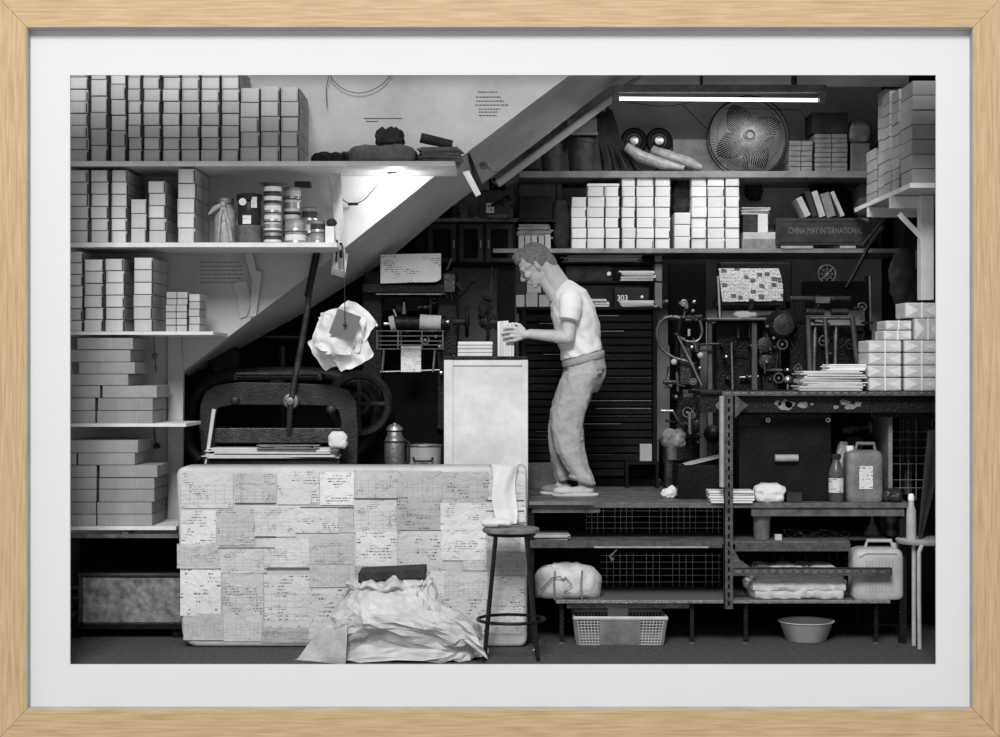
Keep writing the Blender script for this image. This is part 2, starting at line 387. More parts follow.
for i,(a,c,n,h) in enumerate(row2):
    stack(a,c,242.5,242.5-n*h,n,.42,.5,f"{NTH[i]} stack from left on the paint can shelf",'cartons on the paint can shelf',zs2)
row3=[(66,82.3,7,11.5),(83.9,102.9,6,12.1),(104.8,123.8,6,12.2),(133.3,152.3,6,12.4)]
for i,(a,c,n,h) in enumerate(row3):
    stack(a,c,331.5,331.5-n*h,n,.42,.5,f"{NTH[i]} stack from left on the short left shelf",'cartons on the short left shelf',zs3)
for i in range(3): 
    h=13.4*10.45/F; box_thing(X(165.3,.45),X(187,.45),zs3+i*h,zs3+(i+1)*h,.45,.28,f"string tied parcel, {['lowest','middle','topmost'][i]} of three on the short left shelf",'tied parcels on the short left shelf',style=1,name='parcel')
for i in range(5):
    h=7.6*10.45/F; box_thing(X(188.4,.45),X(199.8,.45),zs3+i*h,zs3+(i+1)*h,.45,.26,f"narrow thin box, {ORD[i]} in the stack at the short shelf end",'narrow boxes at the short shelf end',name='small_box',style=3)
def flats(rows,zb,yb,where,grp,Yf=.42):
    # rows: list of (ytop,[(x0,x1),...]) from the bottom up
    z=zb; y=yb
    for i,(yt,spans) in enumerate(rows):
        z1=z+(y-yt)*(D+Yf)/F
        for j,(a,c) in enumerate(spans):
            side='' if len(spans)==1 else (', left one' if j==0 else ', right one')
            box_thing(X(a,Yf),X(c,Yf),z,z1,Yf,.42,f"wide flat carton, row {['one','two','three','four','five','six','seven'][i]} from below{side}, {where}",grp,m1=ream,style=2,name='flat_carton')
        z=z1; y=yt
q=lambda l:[60+l[0]/3.683,60+l[1]/3.683]
flats([(410.7,[(66,95.3),(96,152.3)]),(397.9,[(66,95.3),(96.6,152.3)]),(385.5,[(66,100.2),(101.2,156.4)]),(374,[(66,128)]),(362,[(78.5,135.2)]),(349.6,[(64,130.6)]),(337.6,[(76.3,132.8)])],zs4,423.5,'pile on the fourth left shelf','flat cartons on the fourth left shelf')
flats([(514.5,[(66,96),(96.8,152.4)]),(502.3,[(66,96),(96.8,152.4)]),(489.5,[(66,96.7),(98.2,154.3)]),(477.7,[(66,96.7),(98.2,154.3)]),(465.3,[(66,96.7),(98.5,157.2)]),(453.2,[(64,76.5),(77.6,135.2)]),(440.3,[(66,137.8)])],zs5,526.5,'pile on the lowest left shelf','flat cartons on the lowest left shelf')
# right back shelves
SY=2.05; SB=2.45
zb1=shelf('wall_shelf','dark grey upper shelf on the back wall, under the tube light',519,171,880,SY,BY,.045,shelfd)
zb2=shelf('wall_shelf','dark grey lower shelf on the back wall, under the pale cartons',493,248.5,914,SY,BY,.03,shelfd)
row4=[(571.2,586.8,5,10.4),(587.3,604.8,6,10.4),(605.3,619.8,6,10.4),(621.9,636,7,10.4),(636.4,654.4,7,10.4),(655,670.8,7,10.4),(674.2,690.8,3,12.1),(691.3,707.2,7,10.4),(707.7,725.1,7,10.4),(725.6,739.9,7,10.4)]
for i,(a,c,n,h) in enumerate(row4):
    stack(a,c,248.5,248.5-n*h,n,SY+.01,.32,f"{NTH[i]} stack from left on the lower back shelf",'cartons on the lower back shelf',zb2,m1=cartonB,m2=cartonB)
z=zb2+6*10.4*(D+SY)/F
tag(obj('box_lid',B().box(X(587.3,SY),X(619.5,SY),SY+.02,SY+.3,z+.001,z+.02),cartonB,bevel=.002),'flat pale lid across two stacks of cartons, lower back shelf','lid')
# right side shelf
zr=2.745
obj0=obj('side_shelf',B().box(2.42,RX,.32,1.95,zr-.03,zr),shelfm,bevel=.002); tag(obj0,'pale shelf with carton stacks running back along the right wall','shelf')
def rstack(x0,Yf,d,n,h,place,w=.32):
    for i in range(n):
        box_thing(x0,x0+w,zr+i*h,zr+(i+1)*h,Yf,d,f"pale carton, {ORD[i] if i<n-1 else 'topmost'}, {place}",'cartons on the right wall shelf',m1=ream,m2=ream,style=0 if i%2 else 3)
rstack(2.435,.34,.30,7,.087,'nearest stack on the right wall shelf')
rstack(2.44,.70,.20,9,.069,'second nearest stack on the right wall shelf')
rstack(2.44,.95,.22,9,.072,'middle stack on the right wall shelf')
rstack(2.47,1.22,.22,9,.078,'second farthest stack on the right wall shelf',.28)
rstack(2.47,1.52,.28,5,.072,'farthest stack on the right wall shelf',.28)
br=thing('shelf_bracket','white wooden post and strut bracket carrying the right wall shelf','bracket',(2.6,.7,1.95))
obj('post',B().box(X(921,.7),X(934,.7),.7,.8,Z(300,.7),zr-.035),shelfm,br,bevel=.004)
obj('strut',B().tube([P(899,214,.72),P(924,240,.72)],.022,4),shelfm,br)
obj('crosspiece',B().box(2.40,RX,.75,.8,zr-.11,zr-.035).box(2.42,RX,1.5,1.55,zr-.1,zr-.035),shelfm,br,bevel=.003)
# ------------------------------------------------------------------ paint cans on second left shelf
def can(cx,y0,y1,r,Y,zb,label,group,m=tinm,lab=True,name='paint_can'):
    z0=zb; z1=zb+(y1-y0)*(D+Y)/F; x=X(cx,Y); rr=r*(D+Y)/F
    t=thing(name,label,'can',(x,Y+rr,z0),group); h=z1-z0
    obj('can_body',B().lathe([(rr*.93,0),(rr,.003),(rr,.008),(rr*.95,.012),(rr*.95,h-.014),(rr,h-.01),(rr,h-.004)],(x,Y+rr,z0)),m,t,smooth=True)
    obj('lid',B().lathe([(rr*1.0,h-.006),(rr*1.02,h-.003),(rr*.98,h-.0005),(rr*.8,h-.001)],(x,Y+rr,z0)),steelD,t,smooth=True)
    if lab: obj('paper_label',B().lathe([(rr*.965,h*.25),(rr*.965,h*.72)],(x,Y+rr,z0)),random.choice([tinW,tinm,tinD,tinW]),t,smooth=True)
    return z1
z=zs2
for i,(a,c) in enumerate([(6.5,tinD),(7,tinD),(9,tinW),(9,tinm),(10,tinm),(9,tinD),(10,tinD)]):
    z=can(271.5,0,a,9.2,.5,z,f"paint can, {ORD[i]} in the tallest can column by the earthenware pot",'cans in the tallest column',c)
tag(obj('can_lid',B().lathe([(.085,.001),(.09,.004),(.06,.008),(.02,.012)],(X(272,.5),.56,z)),steelD,smooth=True),'loose dented lid on top of the tallest can column','lid')
z=zs2
for i,(a,c) in enumerate([(12,tinm),(12.5,tinm)]): z=can(294.5,0,a,11.2,.44,z,f"wide paint can, {['lower','upper'][i]} one in the front middle column",'wide cans in the front middle column',c)
z=zs2
for i,(a,c) in enumerate([(12,tinD),(12,tinD),(10,tinD),(13,tinW),(12,tinm)]): z=can(291,0,a,9,.66,z,f"paint can, {ORD[i]} in the rear column behind the wide cans",'cans in the rear column',c)
tag(obj('dark_tin_box',B().box(X(294,.66),X(310,.66),.68,.78,z+.001,z+.035),plastD,bevel=.004),'small black block on top of the rear can column','box')
z=zs2
for i,(a,c) in enumerate([(11,tinm),(12,tinm)]): z=can(317,0,a,7.8,.45,z,f"small paint can, {['lower','upper'][i]} one in the rightmost front column",'cans in the rightmost front column',c)
z=zs2
for i,(a,c) in enumerate([(12,tinm),(12.5,tinm),(14,tinm)]): z=can(309,0,a,8.6,.66,z,f"banded can, {['lowest','middle','topmost'][i]} of three at the back right",'cans at the back right',c)
tag(obj('white_block',B().box(X(325,.45),X(334,.45),.46,.56,zs2,zs2+17*10.45/F),paper,bevel=.003),'small white box at the right end of the paint can shelf','box')
tag(obj('black_wad',B().ball((X(331,.46),.51,zs2+17*10.45/F+.024),.028,(1.1,1,.85)).crumple(.005,60),plastD),'black wad on the small white box, paint can shelf','wad')
x=X(247.5,.48)
tag(obj('clay_pot',B().lathe([(.068,0),(.074,.01),(.08,.105),(.083,.11),(.083,.112),(.076,.112),(.07,.02)],(x,.56,zs2)),pot,smooth=True),'round earthenware pot under the black tub on the paint can shelf','pot')
t=thing('plastic_tub','black screw-top tub with white labels standing on the earthenware pot','tub',(x,.56,zs2+.113))
obj('tub_body',B().lathe([(.066,0),(.07,.01),(.07,.135),(.06,.15)],(x,.56,zs2+.113)),plastD,t,smooth=True)
obj('tub_lid',B().lathe([(.075,.15),(.077,.155),(.077,.185),(.07,.19)],(x,.56,zs2+.113)),plastD,t,smooth=True)
b=B().lathe([(.001,-.002),(.022,-.002),(.022,.02),(.001,.02)],(x-.03,.482,zs2+.25),'Y'); obj('round_label',b,paper,t)
obj('paper_label',B().box(x+.02,x+.055,.488,.496,zs2+.215,zs2+.28),labelM,t); obj('paper_label',B().box(x-.03,x+.02,.484,.492,zs2+.118,zs2+.17),labelM,t)
x=X(222.5,.46)
t=thing('bagged_jar','jar in a clear plastic bag knotted at its neck','jar',(x,.55,zs2))
obj('jar',B().lathe([(.055,0),(.063,.01),(.063,.2),(.045,.225),(.045,.24)],(x,.55,zs2)).jit(.004,30),glassy,t,smooth=True)
obj('jar_lid',B().lathe([(.05,.24),(.056,.245),(.056,.275),(.05,.278)],(x,.55,zs2)),steelD,t,smooth=True)
b=B().tube([(x-.005,.49,zs2+.235),(x-.05,.475,zs2+.21),(x-.085,.48,zs2+.175)],[.014,.018,.006])
b.tube([(x,.485,zs2+.235),(x-.02,.475,zs2+.15),(x-.028,.478,zs2+.01)],[.01,.012,.006]).tube([(x,.485,zs2+.235),(x+.035,.475,zs2+.12),(x+.05,.48,zs2+.01)],[.01,.014,.008]).ball((x,.48,zs2+.235),.02)
obj('bag_knot',b,glassy,t,smooth=True)
# ------------------------------------------------------------------ things on top of the topmost shelf's right end
b=B()
for k in range(4):
    b.ball((X(320+k*9,.6),.62+.02*(k%2),zs1+.036),.036,(1.1,1,.9+.1*(k%2)),sub=3)
b.crumple(.022,22,3); tag(obj('crumpled_black_bag',b,plastD),'crumpled black plastic on the topmost left shelf beside the cartons','bag')
def glint_parts(t,x0,y0,x1,y1,Y,n,seed,back=.2):  # made-up parts, added so the dark machines show small glints
    '''invented bolts, shafts, collars and rods, set on a machine front as small highlights'''
    st=random.getstate(); random.seed(seed)
    for k in range(n):
        px_,py_=U(x0,x1),U(y0,y1); yy=Y+U(-.05,.05); c=P(px_,py_,yy); q_=R(); m=random.choice([steelD,ironL,ironL,steel,iron])
        if q_<.35: obj('bolt',B().lathe([(.004,-.02),(.010,-.018),(.013,-.006),(.013,back)],c,'Y',12),m,t,smooth=True)  # these bolts are added, as bright dots on dark iron
        elif q_<.6: obj('glint_shaft',B().tube([c,c+Vector((U(.04,.14),U(-.01,.02),U(-.01,.01)))],U(.005,.011),8).tube([c+Vector((.02,0,0)),c+Vector((.02,back,0))],.008,6),m,t,smooth=True)
        elif q_<.8: obj('glint_rod',B().tube([c,c+Vector((U(-.04,.04),0,U(.05,.14)))],U(.004,.008),8).tube([c,c+Vector((0,back,0))],.006,6),m,t,smooth=True)
        elif q_<.92: obj('glint_collar',B().ring(c,U(.018,.035),.006,'Y',20).tube([c,c+Vector((0,back,0))],.01,8),m,t,smooth=True)
        else: obj('glint_spring',B().tube([c+Vector((.008*math.cos(i*.9),.008*math.sin(i*.9),.002*i)) for i in range(40)],.0018,5).tube([c,c+Vector((0,back,0))],.004,6),steelD,t,smooth=True)
    random.setstate(st)
def lump(name,label,cat,x0,x1,y0,y1,Y,d,m,amp=.012,fr=14,seed=1,zb=None,sub=4,n=24,grp=None,boxy=.35):
    a,c=X(x0,Y),X(x1,Y); z0=Z(y1,Y) if zb is None else zb; z1=z0+(y1-y0)*(D+Y)/F
    b=B(); rings=[]; K=12; cx=(a+c)/2; w=(c-a)/2; cy=Y+d/2
    for j in range(K+1):
        v=j/K; s_=1.0 if 0<v<1 else 0
        f=(1-abs(2*v-1)**(2/boxy*.8))**(.5) if 0<v<1 else .6
        f=max(f,.6)
        ring=[]
        for k in range(n*2):
            t_=2*math.pi*k/(n*2); ct,st=math.cos(t_),math.sin(t_); e=.45
            ring.append(Vector((cx+w*f*math.copysign(abs(ct)**e,ct),cy+d/2*f*math.copysign(abs(st)**e,st),z0+(z1-z0)*v)))
        rings.append(ring)
    b.loft(rings); b.m.normal_update(); b.crumple(amp,fr,seed)
    mn=min(v.co.z for v in b.m.verts)
    for v in b.m.verts:
        if v.co.z<z0+.004: v.co.z=z0
    o=obj(name,b,m,smooth=True); tag(o,label,cat,grp); return o,z1
o,zt=lump('cloth_bundle','flat wrapped bundle on the topmost left shelf, below a dark lump','bundle',350,414,143,161,.5,.3,old,.022,14,5,zb=zs1)
lump('twine_ball','dark fuzzy lump resting on the flat wrapped bundle','ball',377,401,121,138,.55,.16,kraft,.022,34,8,zb=zt+.002)
def sheets(x0,x1,Yf,d,zb,n,h,m,seed,jx=.02,rot=.12,tilt=0):
    """a pile of loose folded papers as one printed pile"""
    random.seed(seed); b=B(); z=zb
    for k in range(n):
        hh=h/n; cx=(x0+x1)/2+U(-jx,jx); cy=Yf+d/2+U(-.01,.01); w=(x1-x0)*U(.86,1); dd=d*U(.85,1)
        b.box(cx-w/2,cx+w/2,cy-dd/2,cy+dd/2,z+.0004,z+hh*U(.75,.97),Matrix.Rotation(U(-rot,rot),3,'Z')@Matrix.Rotation(tilt,3,'Y') if tilt or rot else None); z+=hh
    return b
b=sheets(X(417,.5),X(460,.5),.5,.28,zs1,12,.10,old,3,.02,.15); tag(obj('paper_pile',b,old),'messy pile of old papers at the end of the topmost left shelf','papers')
tag(obj('rolled_booklet',B().tube([(X(420,.52),.62,zs1+.165),(X(452,.52),.62,zs1+.125)],[.03,.027],12).jit(.006,25),kraft),'dark rolled booklet lying on the messy pile of old papers','booklet')
# loose wires on wall
b=B().pt([(330,72,.9),(333,80,.92),(345,90,.93),(362,93,.93),(380,86,.93),(392,74,.93)],.0025,5).pt([(330,72,.9),(326,88,.93),(327,108,.93)],.0025,5)
tag(obj('wall_cable',b,plastD),'thin black cable looping down the stair wall above the shelf','cable')
# crack plates / plaster patches
b=B().pprism([(243,248),(252,250),(256,270),(262,272),(258,300),(256,316),(250,317),(252,280)],WY-.045,.04); tag(obj('shelf_bracket',b,wallL),'pale plaster coated bracket under the paint can shelf','bracket')
b=B().pprism([(232,283),(246,281),(252,300),(247,316),(240,318),(238,300)],WY-.01,.009).jit(.004,20); tag(obj('plaster_patch',b,soff),'peeling grey plaster patch on the wall beneath the bracket','patch')
tag(obj('hook_strip',B().pt([(154,334.8,.92),(154,342,.92),(155,356,.92),(156,372,.92)],.004,6).ball(P(155,356,.92),.018).ball(P(156,368,.92),.01),steelD),'small wire hook hanging beside the pile of flat cartons','hook')
tag(obj('hook_strip',B().pt([(154,426.6,.92),(155,440,.92),(158,448,.92)],.004,6).ball(P(157,446,.9),.02,(1.2,.5,.9)),plastD),'dark tangled hook hanging beneath the fourth left shelf','hook')
# white sheet and lamp beneath shelf
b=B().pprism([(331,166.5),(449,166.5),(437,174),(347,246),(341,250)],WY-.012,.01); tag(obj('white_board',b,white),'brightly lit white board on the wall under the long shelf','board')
b=B().sheet(lambda u,v:P(329+12*u*(1-v)+ (10+6*u)*v,166+ (104)*v,.80+.02*math.sin(v*9+u*3)),4,18,.002)
tag(obj('hanging_plastic_strip',b,paper,smooth=True),'long torn white strip hanging from the shelf beside the can shelf','strip')
t=thing('shelf_lamp','small lamp hung under the long left shelf','lamp',P(392,190,.72))
obj('lamp_holder',B().pb(387,165,398,169,.70,.06).lathe([(.012,-.02),(.03,-.015),(.034,.0),(.018,.02)],P(392,171.5,.73)),steelD,t)
obj('lamp_bulb',B().tube([P(394,173,.73),P(396,182,.73),P(398,188,.73)],[.012,.018,.006]),emit('bulb_glow',6),t,smooth=True)
obj('lamp_wire',B().pt([(336,176,.9),(340,196,.9),(350,204,.9),(356,204,.9),(366,198,.9),(378,184,.9)],.003,6).pt([(348,204,.9),(358,204,.9)],.009,8),plastD,t)
tag(obj('metal_strip',B().pprism([(462.5,172),(469,170.5),(481,194),(476,196.5)],.93,.035),white),'short bright white strip clipped across the stair underside','strip')
b=B().pt([(486,166,1.3),(493,171,1.3),(497,170,1.3)],.008).ball(P(484,166,1.3),.03,(1,.4,.8)).jit(.006,30); tag(obj('pipe_hook',b,steelD),'bent metal clip on the stair underside','clip')
# pipe beneath stair
b=B().tube([P(497,184,1.8),P(655,66,1.94)],.028,12); tag(obj('steel_pipe',b,soff,smooth=True),'pale pipe following the underside of the stairs','pipe')
# ------------------------------------------------------------------ ceiling light & ceiling beams
t=thing('tube_light','long ceiling tube light above the back shelves','light',P(719,90,1.6))
obj('housing',B().box(X(614,1.6),X(827,1.6),1.62,1.72,Z(92,1.6),Z(84,1.6)),steelD,t,bevel=.004)
obj('tube',B().tube([P(620,97.5,1.6)+Vector((0,.05,0)),P(819,99,1.6)+Vector((0,.05,0))],.012,12),emit('tube_glow',2.6),t,smooth=True)
b=B().box(X(613,1.6),X(619,1.6),1.62,1.68,Z(101,1.6),Z(92,1.6)).box(X(820,1.6),X(826,1.6),1.62,1.68,Z(102,1.6),Z(92,1.6)); obj('end_holder',b,steelD,t)
obj('hanger',B().pb(700,60,703,86,1.64,.03).pb(792,60,797,86,1.64,.03),ironL,t)
struct('trim_2',B().box(X(597,1.9),RX,1.9,2.0,CZ-.14,CZ),wallB)
tag(obj('hanging_cable',B().pt([(620,99,1.75),(640,104,1.75),(668,106,1.8),(700,100,1.75),(716,97,1.7)],.003,5).pt([(683,105,2.1),(700,122,2.3),(712,134,2.3)],.003,5).pt([(720,108,2.6),(800,110,2.6),(812,128,2.6)],.003,5),plastD),'thin black cable sagging beneath the tube light','cable')
# ------------------------------------------------------------------ upper back shelf
zu=zb1
def bx(name,label,cat,x0,x1,y0,y1,Y,d,m,zb=None,bev=.003,rot=0,grp=None):
    z0=Z(y1,Y) if zb is None else zb; z1=z0+(y1-y0)*(D+Y)/F
    o=obj(name,B().box(X(x0,Y),X(x1,Y),Y,Y+d,z0,z1,Matrix.Rotation(rot,3,'Y') if rot else None),m,bevel=bev); tag(o,label,cat,grp); return z1
def bucket(name,label,cat,cx,y0,y1,r,Y,m,zb,m2=None):
    x=X(cx,Y); rr=r*(D+Y)/F; h=(y1-y0)*(D+Y)/F; t=thing(name,label,cat,(x,Y+rr,zb))
    obj('pail_body',B().lathe([(rr*.85,0),(rr*.88,.004),(rr*.98,h*.85),(rr*1.04,h*.87),(rr*1.04,h*.92),(rr,h*.93)],(x,Y+rr,zb)),m,t,smooth=True)
    obj('lid',B().lathe([(rr*1.05,h*.93),(rr*1.05,h*.985),(rr*.95,h),(rr*.5,h)],(x,Y+rr,zb)),m2 or m,t,smooth=True); return t
ir2=mat('painted_drum',70,.5,0,.5,16)
bucket('lidded_pail','grey lidded pail at the left end of the upper back shelf','pail',552,143,171,11,SY+.02,ir2,zu)
bucket('large_tin','large printed tin beside the lidded pail, upper back shelf','tin',582,137,171,14,SY+.02,ir2,zu)
b=B().box(X(560,2.1),X(598,2.1),2.1,BY,Z(132,2.1)-.02,Z(132,2.1)); tag(obj('wall_shelf',b,shelfd),'short high shelf under the stairs with a grey box on it','shelf')
bx('grey_box','grey box with a light strap on the short high shelf','box',567,597,118,132,2.12,.2,plastG,zb=Z(132,2.1)+.0005)
lump('rag_heap','small dark heap of rags at the shelf end beside the pail','rags',523,540,158,171,SY+.03,.2,kraft,.012,20,4,zb=zu)
b=B()
for k in range(16):
    u=k/15; b.pt([(604+u*34+U(-2,2),171-1,2.1+U(0,.15)),(600+u*22,145,2.15),(595+u*16+U(-2,2),110+U(-3,5),2.2)],.010,6)
b.m.verts.ensure_lookup_table(); lo=min(v.co.z for v in b.m.verts)
for v in b.m.verts: v.co.z=max(v.co.z,zu+.001)
tag(obj('stick_bundle',b,kraft),'leaning bundle of dark rods on the upper back shelf','rods',kind=None)
for i,(cx,cy) in enumerate([(634,141),(659,141)]):
    t=thing('paper_reel',['left','right'][i]+' of two small black reels with bright hubs, upper back shelf','reel',P(cx,171,2.35))
    c=P(cx,cy,2.4); obj('reel_rim',B().ring(c,.075,.02),iron,t,smooth=True); obj('hub',B().lathe([(.001,-.03),(.03,-.025),(.045,.0),(.045,.02)],c,'Y'),steel,t,smooth=True)
    obj('reel_stand',B().box(c.x-.02,c.x+.02,2.4,2.43,zu,c.z-.05),iron,t)
for i,pts in enumerate([[(626,146,2.12),(640,156,2.12),(662,164,2.1),(684,168.5,2.1)],[(652,150,2.2),(668,156,2.16),(690,163,2.16),(702,168,2.14)]]):
    c=[P(*p) for p in pts]; b=B().tube(c,[.034,.042,.04,.02],10).jit(.006,20)
    for v in b.m.verts: v.co.z=max(v.co.z,zu+.001)
    tag(obj('tied_roll',b,glassy,smooth=True),['front','rear'][i]+' roll in shiny clear film sliding off the reels','roll')
bx('grey_board_box','grey flat box standing on the upper back shelf behind the fan','box',673,728,136,171,2.25,.12,plastG,zb=zu)
# fan
fc=P(749,136,2.1); t=thing('electric_fan','large round wire guard electric fan on the upper back shelf','fan',(fc.x,2.3,zu))
fr=40*12.1/F
b=B().ring(fc,fr,.005,seg=48).ring(fc+Vector((0,.12,0)),fr,.005,seg=48)
for q_ in (.35,.6,.8): b.ring(fc-Vector((0,.03*(1-q_),0)),fr*q_,.0015)
obj('guard_ring',b,iron,t)
for s_ in range(2):
    b=B()
    for k in range(90):
        a=2*math.pi*k/90; d_=Vector((math.cos(a),0,math.sin(a))); yy=-.04 if s_==0 else .15
        b.tube([fc+d_*.04+Vector((0,yy,0)),fc+d_*fr*.7+Vector((0,yy*.8+(.03 if s_ else 0),0)),fc+d_*fr+Vector((0,0 if s_==0 else .12,0))],.0013,4)
    obj('wire_guard',b,wire,t)
obj('hub_badge',B().lathe([(.001,-.055),(.04,-.055),(.045,-.04),(.045,-.03)],fc,'Y'),steelD,t,smooth=True); obj('badge_ring',B().ring(fc-Vector((0,.056,0)),.028,.004),iron,t)
for k in range(4):
    a=k*math.pi/2+.5
    def f_(u,v,a=a):
        rr=.045+u*(fr*.72); w=.20*math.sin(math.pi*min(1,u*.85+.1)); an=a+(v-.5)*w/ max(rr,.08); return fc+Vector((rr*math.cos(an),.05+.05*(v-.5),rr*math.sin(an)))
    obj('blade',B().sheet(f_,8,4,.003),iron,t,smooth=True)
obj('motor',B().lathe([(.02,.09),(.06,.1),(.065,.2),(.03,.24)],fc,'Y'),iron,t,smooth=True)
obj('stand',B().tube([fc+Vector((0,.17,-.03)),(fc.x,2.27,zu+.03)],.02).lathe([(.12,0),(.12,.015),(.03,.035)],(fc.x,2.27,zu)),iron,t)
def parcels(x0,x1,yb,yt,n,Y,d,zb,place,grp,m=old):
    h=(yb-yt)*(D+Y)/F/n
    for i in range(n): box_thing(X(x0,Y),X(x1,Y),zb+i*h,zb+(i+1)*h,Y,d,f"grey tied paper bundle, {ORD[i] if i<n-1 else 'topmost'}, {place}",grp,m1=m,style=1,name='paper_bundle')
parcels(789,813,171,140,3,SY+.02,.3,zu,'short stack right of the fan','paper bundles in the short stack',mat('bundle_paper',128,.85,0,.3,12,.4,40))
parcels(815,848,171,133,4,SY+.02,.3,zu,'tall stack right of the fan','paper bundles in the tall stack',mat('bundle_paper',128))
bx('dark_carton','dark strapped box on top of the tall bundle stack','box',812,848,112,133,SY+.03,.28,kraft,zb=zu+38*(D+SY+.02)/F+.001)
bx('grey_bin','grey box between the bundles and the right wall shelf','box',851,870,143,171,SY+.02,.3,plastG,zb=zu)
lump('paper_heap','pale crumpled paper on the grey box by the right wall','paper',850,872,120,142.5,SY+.03,.25,old,.014,20,9,zb=zu+28*(D+SY+.02)/F+.003)
# lower back shelf right
z=bx('ledger_book','wide grey ledger lying lowest beside the last carton stack','book',742,781,239,248.5,SY+.02,.3,old,zb=zb2)
z=bx('ledger_book','thin grey ledger lying on the wide ledger','book',743,776,232,239,SY+.03,.26,paperG,zb=z+.0008)
bx('dark_box','dark little box on the grey ledgers','box',743,757,213,231,SY+.05,.2,kraft,zb=z+.001)
bx('upright_box','upright pale box on the grey ledgers beside the dark little box','box',758,768,213,231,SY+.04,.2,cartonB,zb=z+.0008)
b=sheets(X(742,SY),X(771,SY),SY+.04,.22,z+.001+18*12.05/F,5,.05,paper,21,.008,.06); tag(obj('paper_pile',b,paperG),'curled papers on top of the two little boxes','papers')
t=thing('name_board','dark board with raised lettering, standing on the lower back shelf','sign',(X(825,SY),SY,zb2+.03))
pts=[(776,218)]+[(858+14*math.sin(a),231.5-13.5*math.cos(a)) for a in [math.pi*k/8 for k in range(9)]]+[(776,245)]
obj('board',B().pprism(pts,SY-.02,.03),kraft,t,bevel=.003)
ipts=[P(780,221,SY-.022)]+[P(858+11*math.sin(a),231.5-10.5*math.cos(a),SY-.022) for a in [math.pi*k/8 for k in range(9)]]+[P(780,242,SY-.022)]
obj('border_line',B().tube(ipts,.0022,4,closed=True),ironL,t)
text('lettering','CHINA MAY INTERNATIONAL',P(825.5,231,SY-.022),.062,mat('faint_lettering',100),t,width=74*(D+SY)/F)
obj('packing',B().pb(781,245,813,248.3,SY-.01,.03).pb(840,245,856,248.3,SY-.01,.03),paperG,t)
bz=Z(218,SY)
for i,(x0,x1,y0,an,m) in enumerate([(800,806,196,-.45,paperG),(808,813,190,-.3,kraft),(815,821,190,-.32,paperG),(823,832,192,-.3,old),(835,839,190,-.42,paperG)]):
    h=(217-y0)*(D+SY)/F; cx=X((x0+x1)/2,2.15); w=(x1-x0)*(12.15)/F
    o=obj('leaning_book',B().box(cx-w/2,cx+w/2,2.13,2.35,bz+.012,bz+.012+h,Matrix.Rotation(an,3,'Y')),m,bevel=.002); tag(o,f"{['leftmost','second','middle','fourth','rightmost'][i]} of the five leaning books above the lettered board",'book','leaning books above the lettered board')
tag(obj('book_tray',B().box(X(778,2.1),X(868,2.1),2.09,2.4,bz-.025,bz).box(X(780,2.1),X(784,2.1),2.1,2.38,zb2,bz-.025).box(X(862,2.1),X(866,2.1),2.1,2.38,zb2,bz-.025),shelfd),'low tray behind the lettered board holding leaning books','tray')
lump('dark_clutter','dark heap draped behind the leaning books','rags',806,852,178,216,2.42,.2,vid,.02,14,12,zb=zb2+.2)
lump('wrapped_package','grey package at the right end of the lower back shelf','package',858,878,182,215,2.3,.25,old,.01,14,14,zb=zb2+.24)
tag(obj('wooden_stand',B().box(X(857,2.3),X(880,2.3),2.28,2.6,zb2,zb2+.238),kraft),'dark block under the grey package, lower back shelf','box')
tag(obj('scissor_rod',B().pt([(862,246,1.9),(890,212,1.8)],.014).pt([(868,246,1.9),(884,226,1.8)],.018),ironL),'bent metal rod leaning by the right wall shelf','rod')
tag(obj('long_lever',B().pt([(846,288,1.9),(868,248,1.95)],.014),iron),'long black lever leaning against the lower back shelf','lever')
bx('drawer_unit_back','grey carton hidden left under the upper back shelf','box',519,556,178,221,2.5,.2,plastG,zb=Z(219,SY))
lump('hanging_gloves','dark cloths hanging under the upper back shelf beside the cartons','cloth',748,762,176,200,2.55,.08,kraft,.02,20,15)
lump('hanging_cloths','dark rag pushed between the two carton blocks, lower back shelf','cloth',674,690,178,211,2.2,.12,kraft,.02,20,16,zb=zb2+36.3*12.06/F+.004)
# column & items left of the cartons at back
struct('trim_3',B().pb(557,176,562,300,2.5,.1),shelfd)
# ------------------------------------------------------------------ hanging papers by lever
t=thing('hanging_paper_sheaf','sheaf of crumpled white papers hanging from a string beside the press','papers',P(340,375,.62))
random.seed(31)
c0=P(339,336,.62)
for k in range(13):
    an=U(-.2,1.5); w=U(.12,.15); h=U(.12,.155); off=Vector((U(-.06,.06),0,U(-.07,.06))); yy=.62+.012*k
    if k<3: off=Vector((U(-.02,.02),0,U(0,.03)))
    sd=U(0,50)
    def fn(u,v):
        x=(u-.5)*w*2*.95; zz=(v-.5)*h*2*.85; p=Vector((x*math.cos(an)-zz*math.sin(an),0,x*math.sin(an)+zz*math.cos(an)))
        cr=1-.10*max(0,abs(u-.5)+abs(v-.5)-.62)/.38
        p=p*cr+Vector((noise.noise(Vector((u*4,v*4,sd)))*.014,0,noise.noise(Vector((u*4,v*4,sd+9)))*.014))
        nn=noise.noise(Vector((u*3.5+sd,v*3.5,sd)))*.05+ .03*((u-.5)**2)*4
        return c0+off+p+Vector((0,yy-.62+nn,0))
    obj('sheet',B().sheet(fn,14,14,.0015),paper,t,smooth=True)
def fn(u,v):
    x=(u-.5)*.15; zz=(v-.5)*.16; an=-.35; return P(345,325,.585)+Vector((x*math.cos(an)-zz*math.sin(an),.006*math.sin(u*3),x*math.sin(an)+zz*math.cos(an)))
obj('grey_card',B().sheet(fn,6,6,.003),mat('grey_card',105,.8),t)
obj('string',B().pt([(343,246,.66),(344.5,285,.6),(345,324,.575)],.003,5).ball(P(345,325,.572),.012),plastD,t)
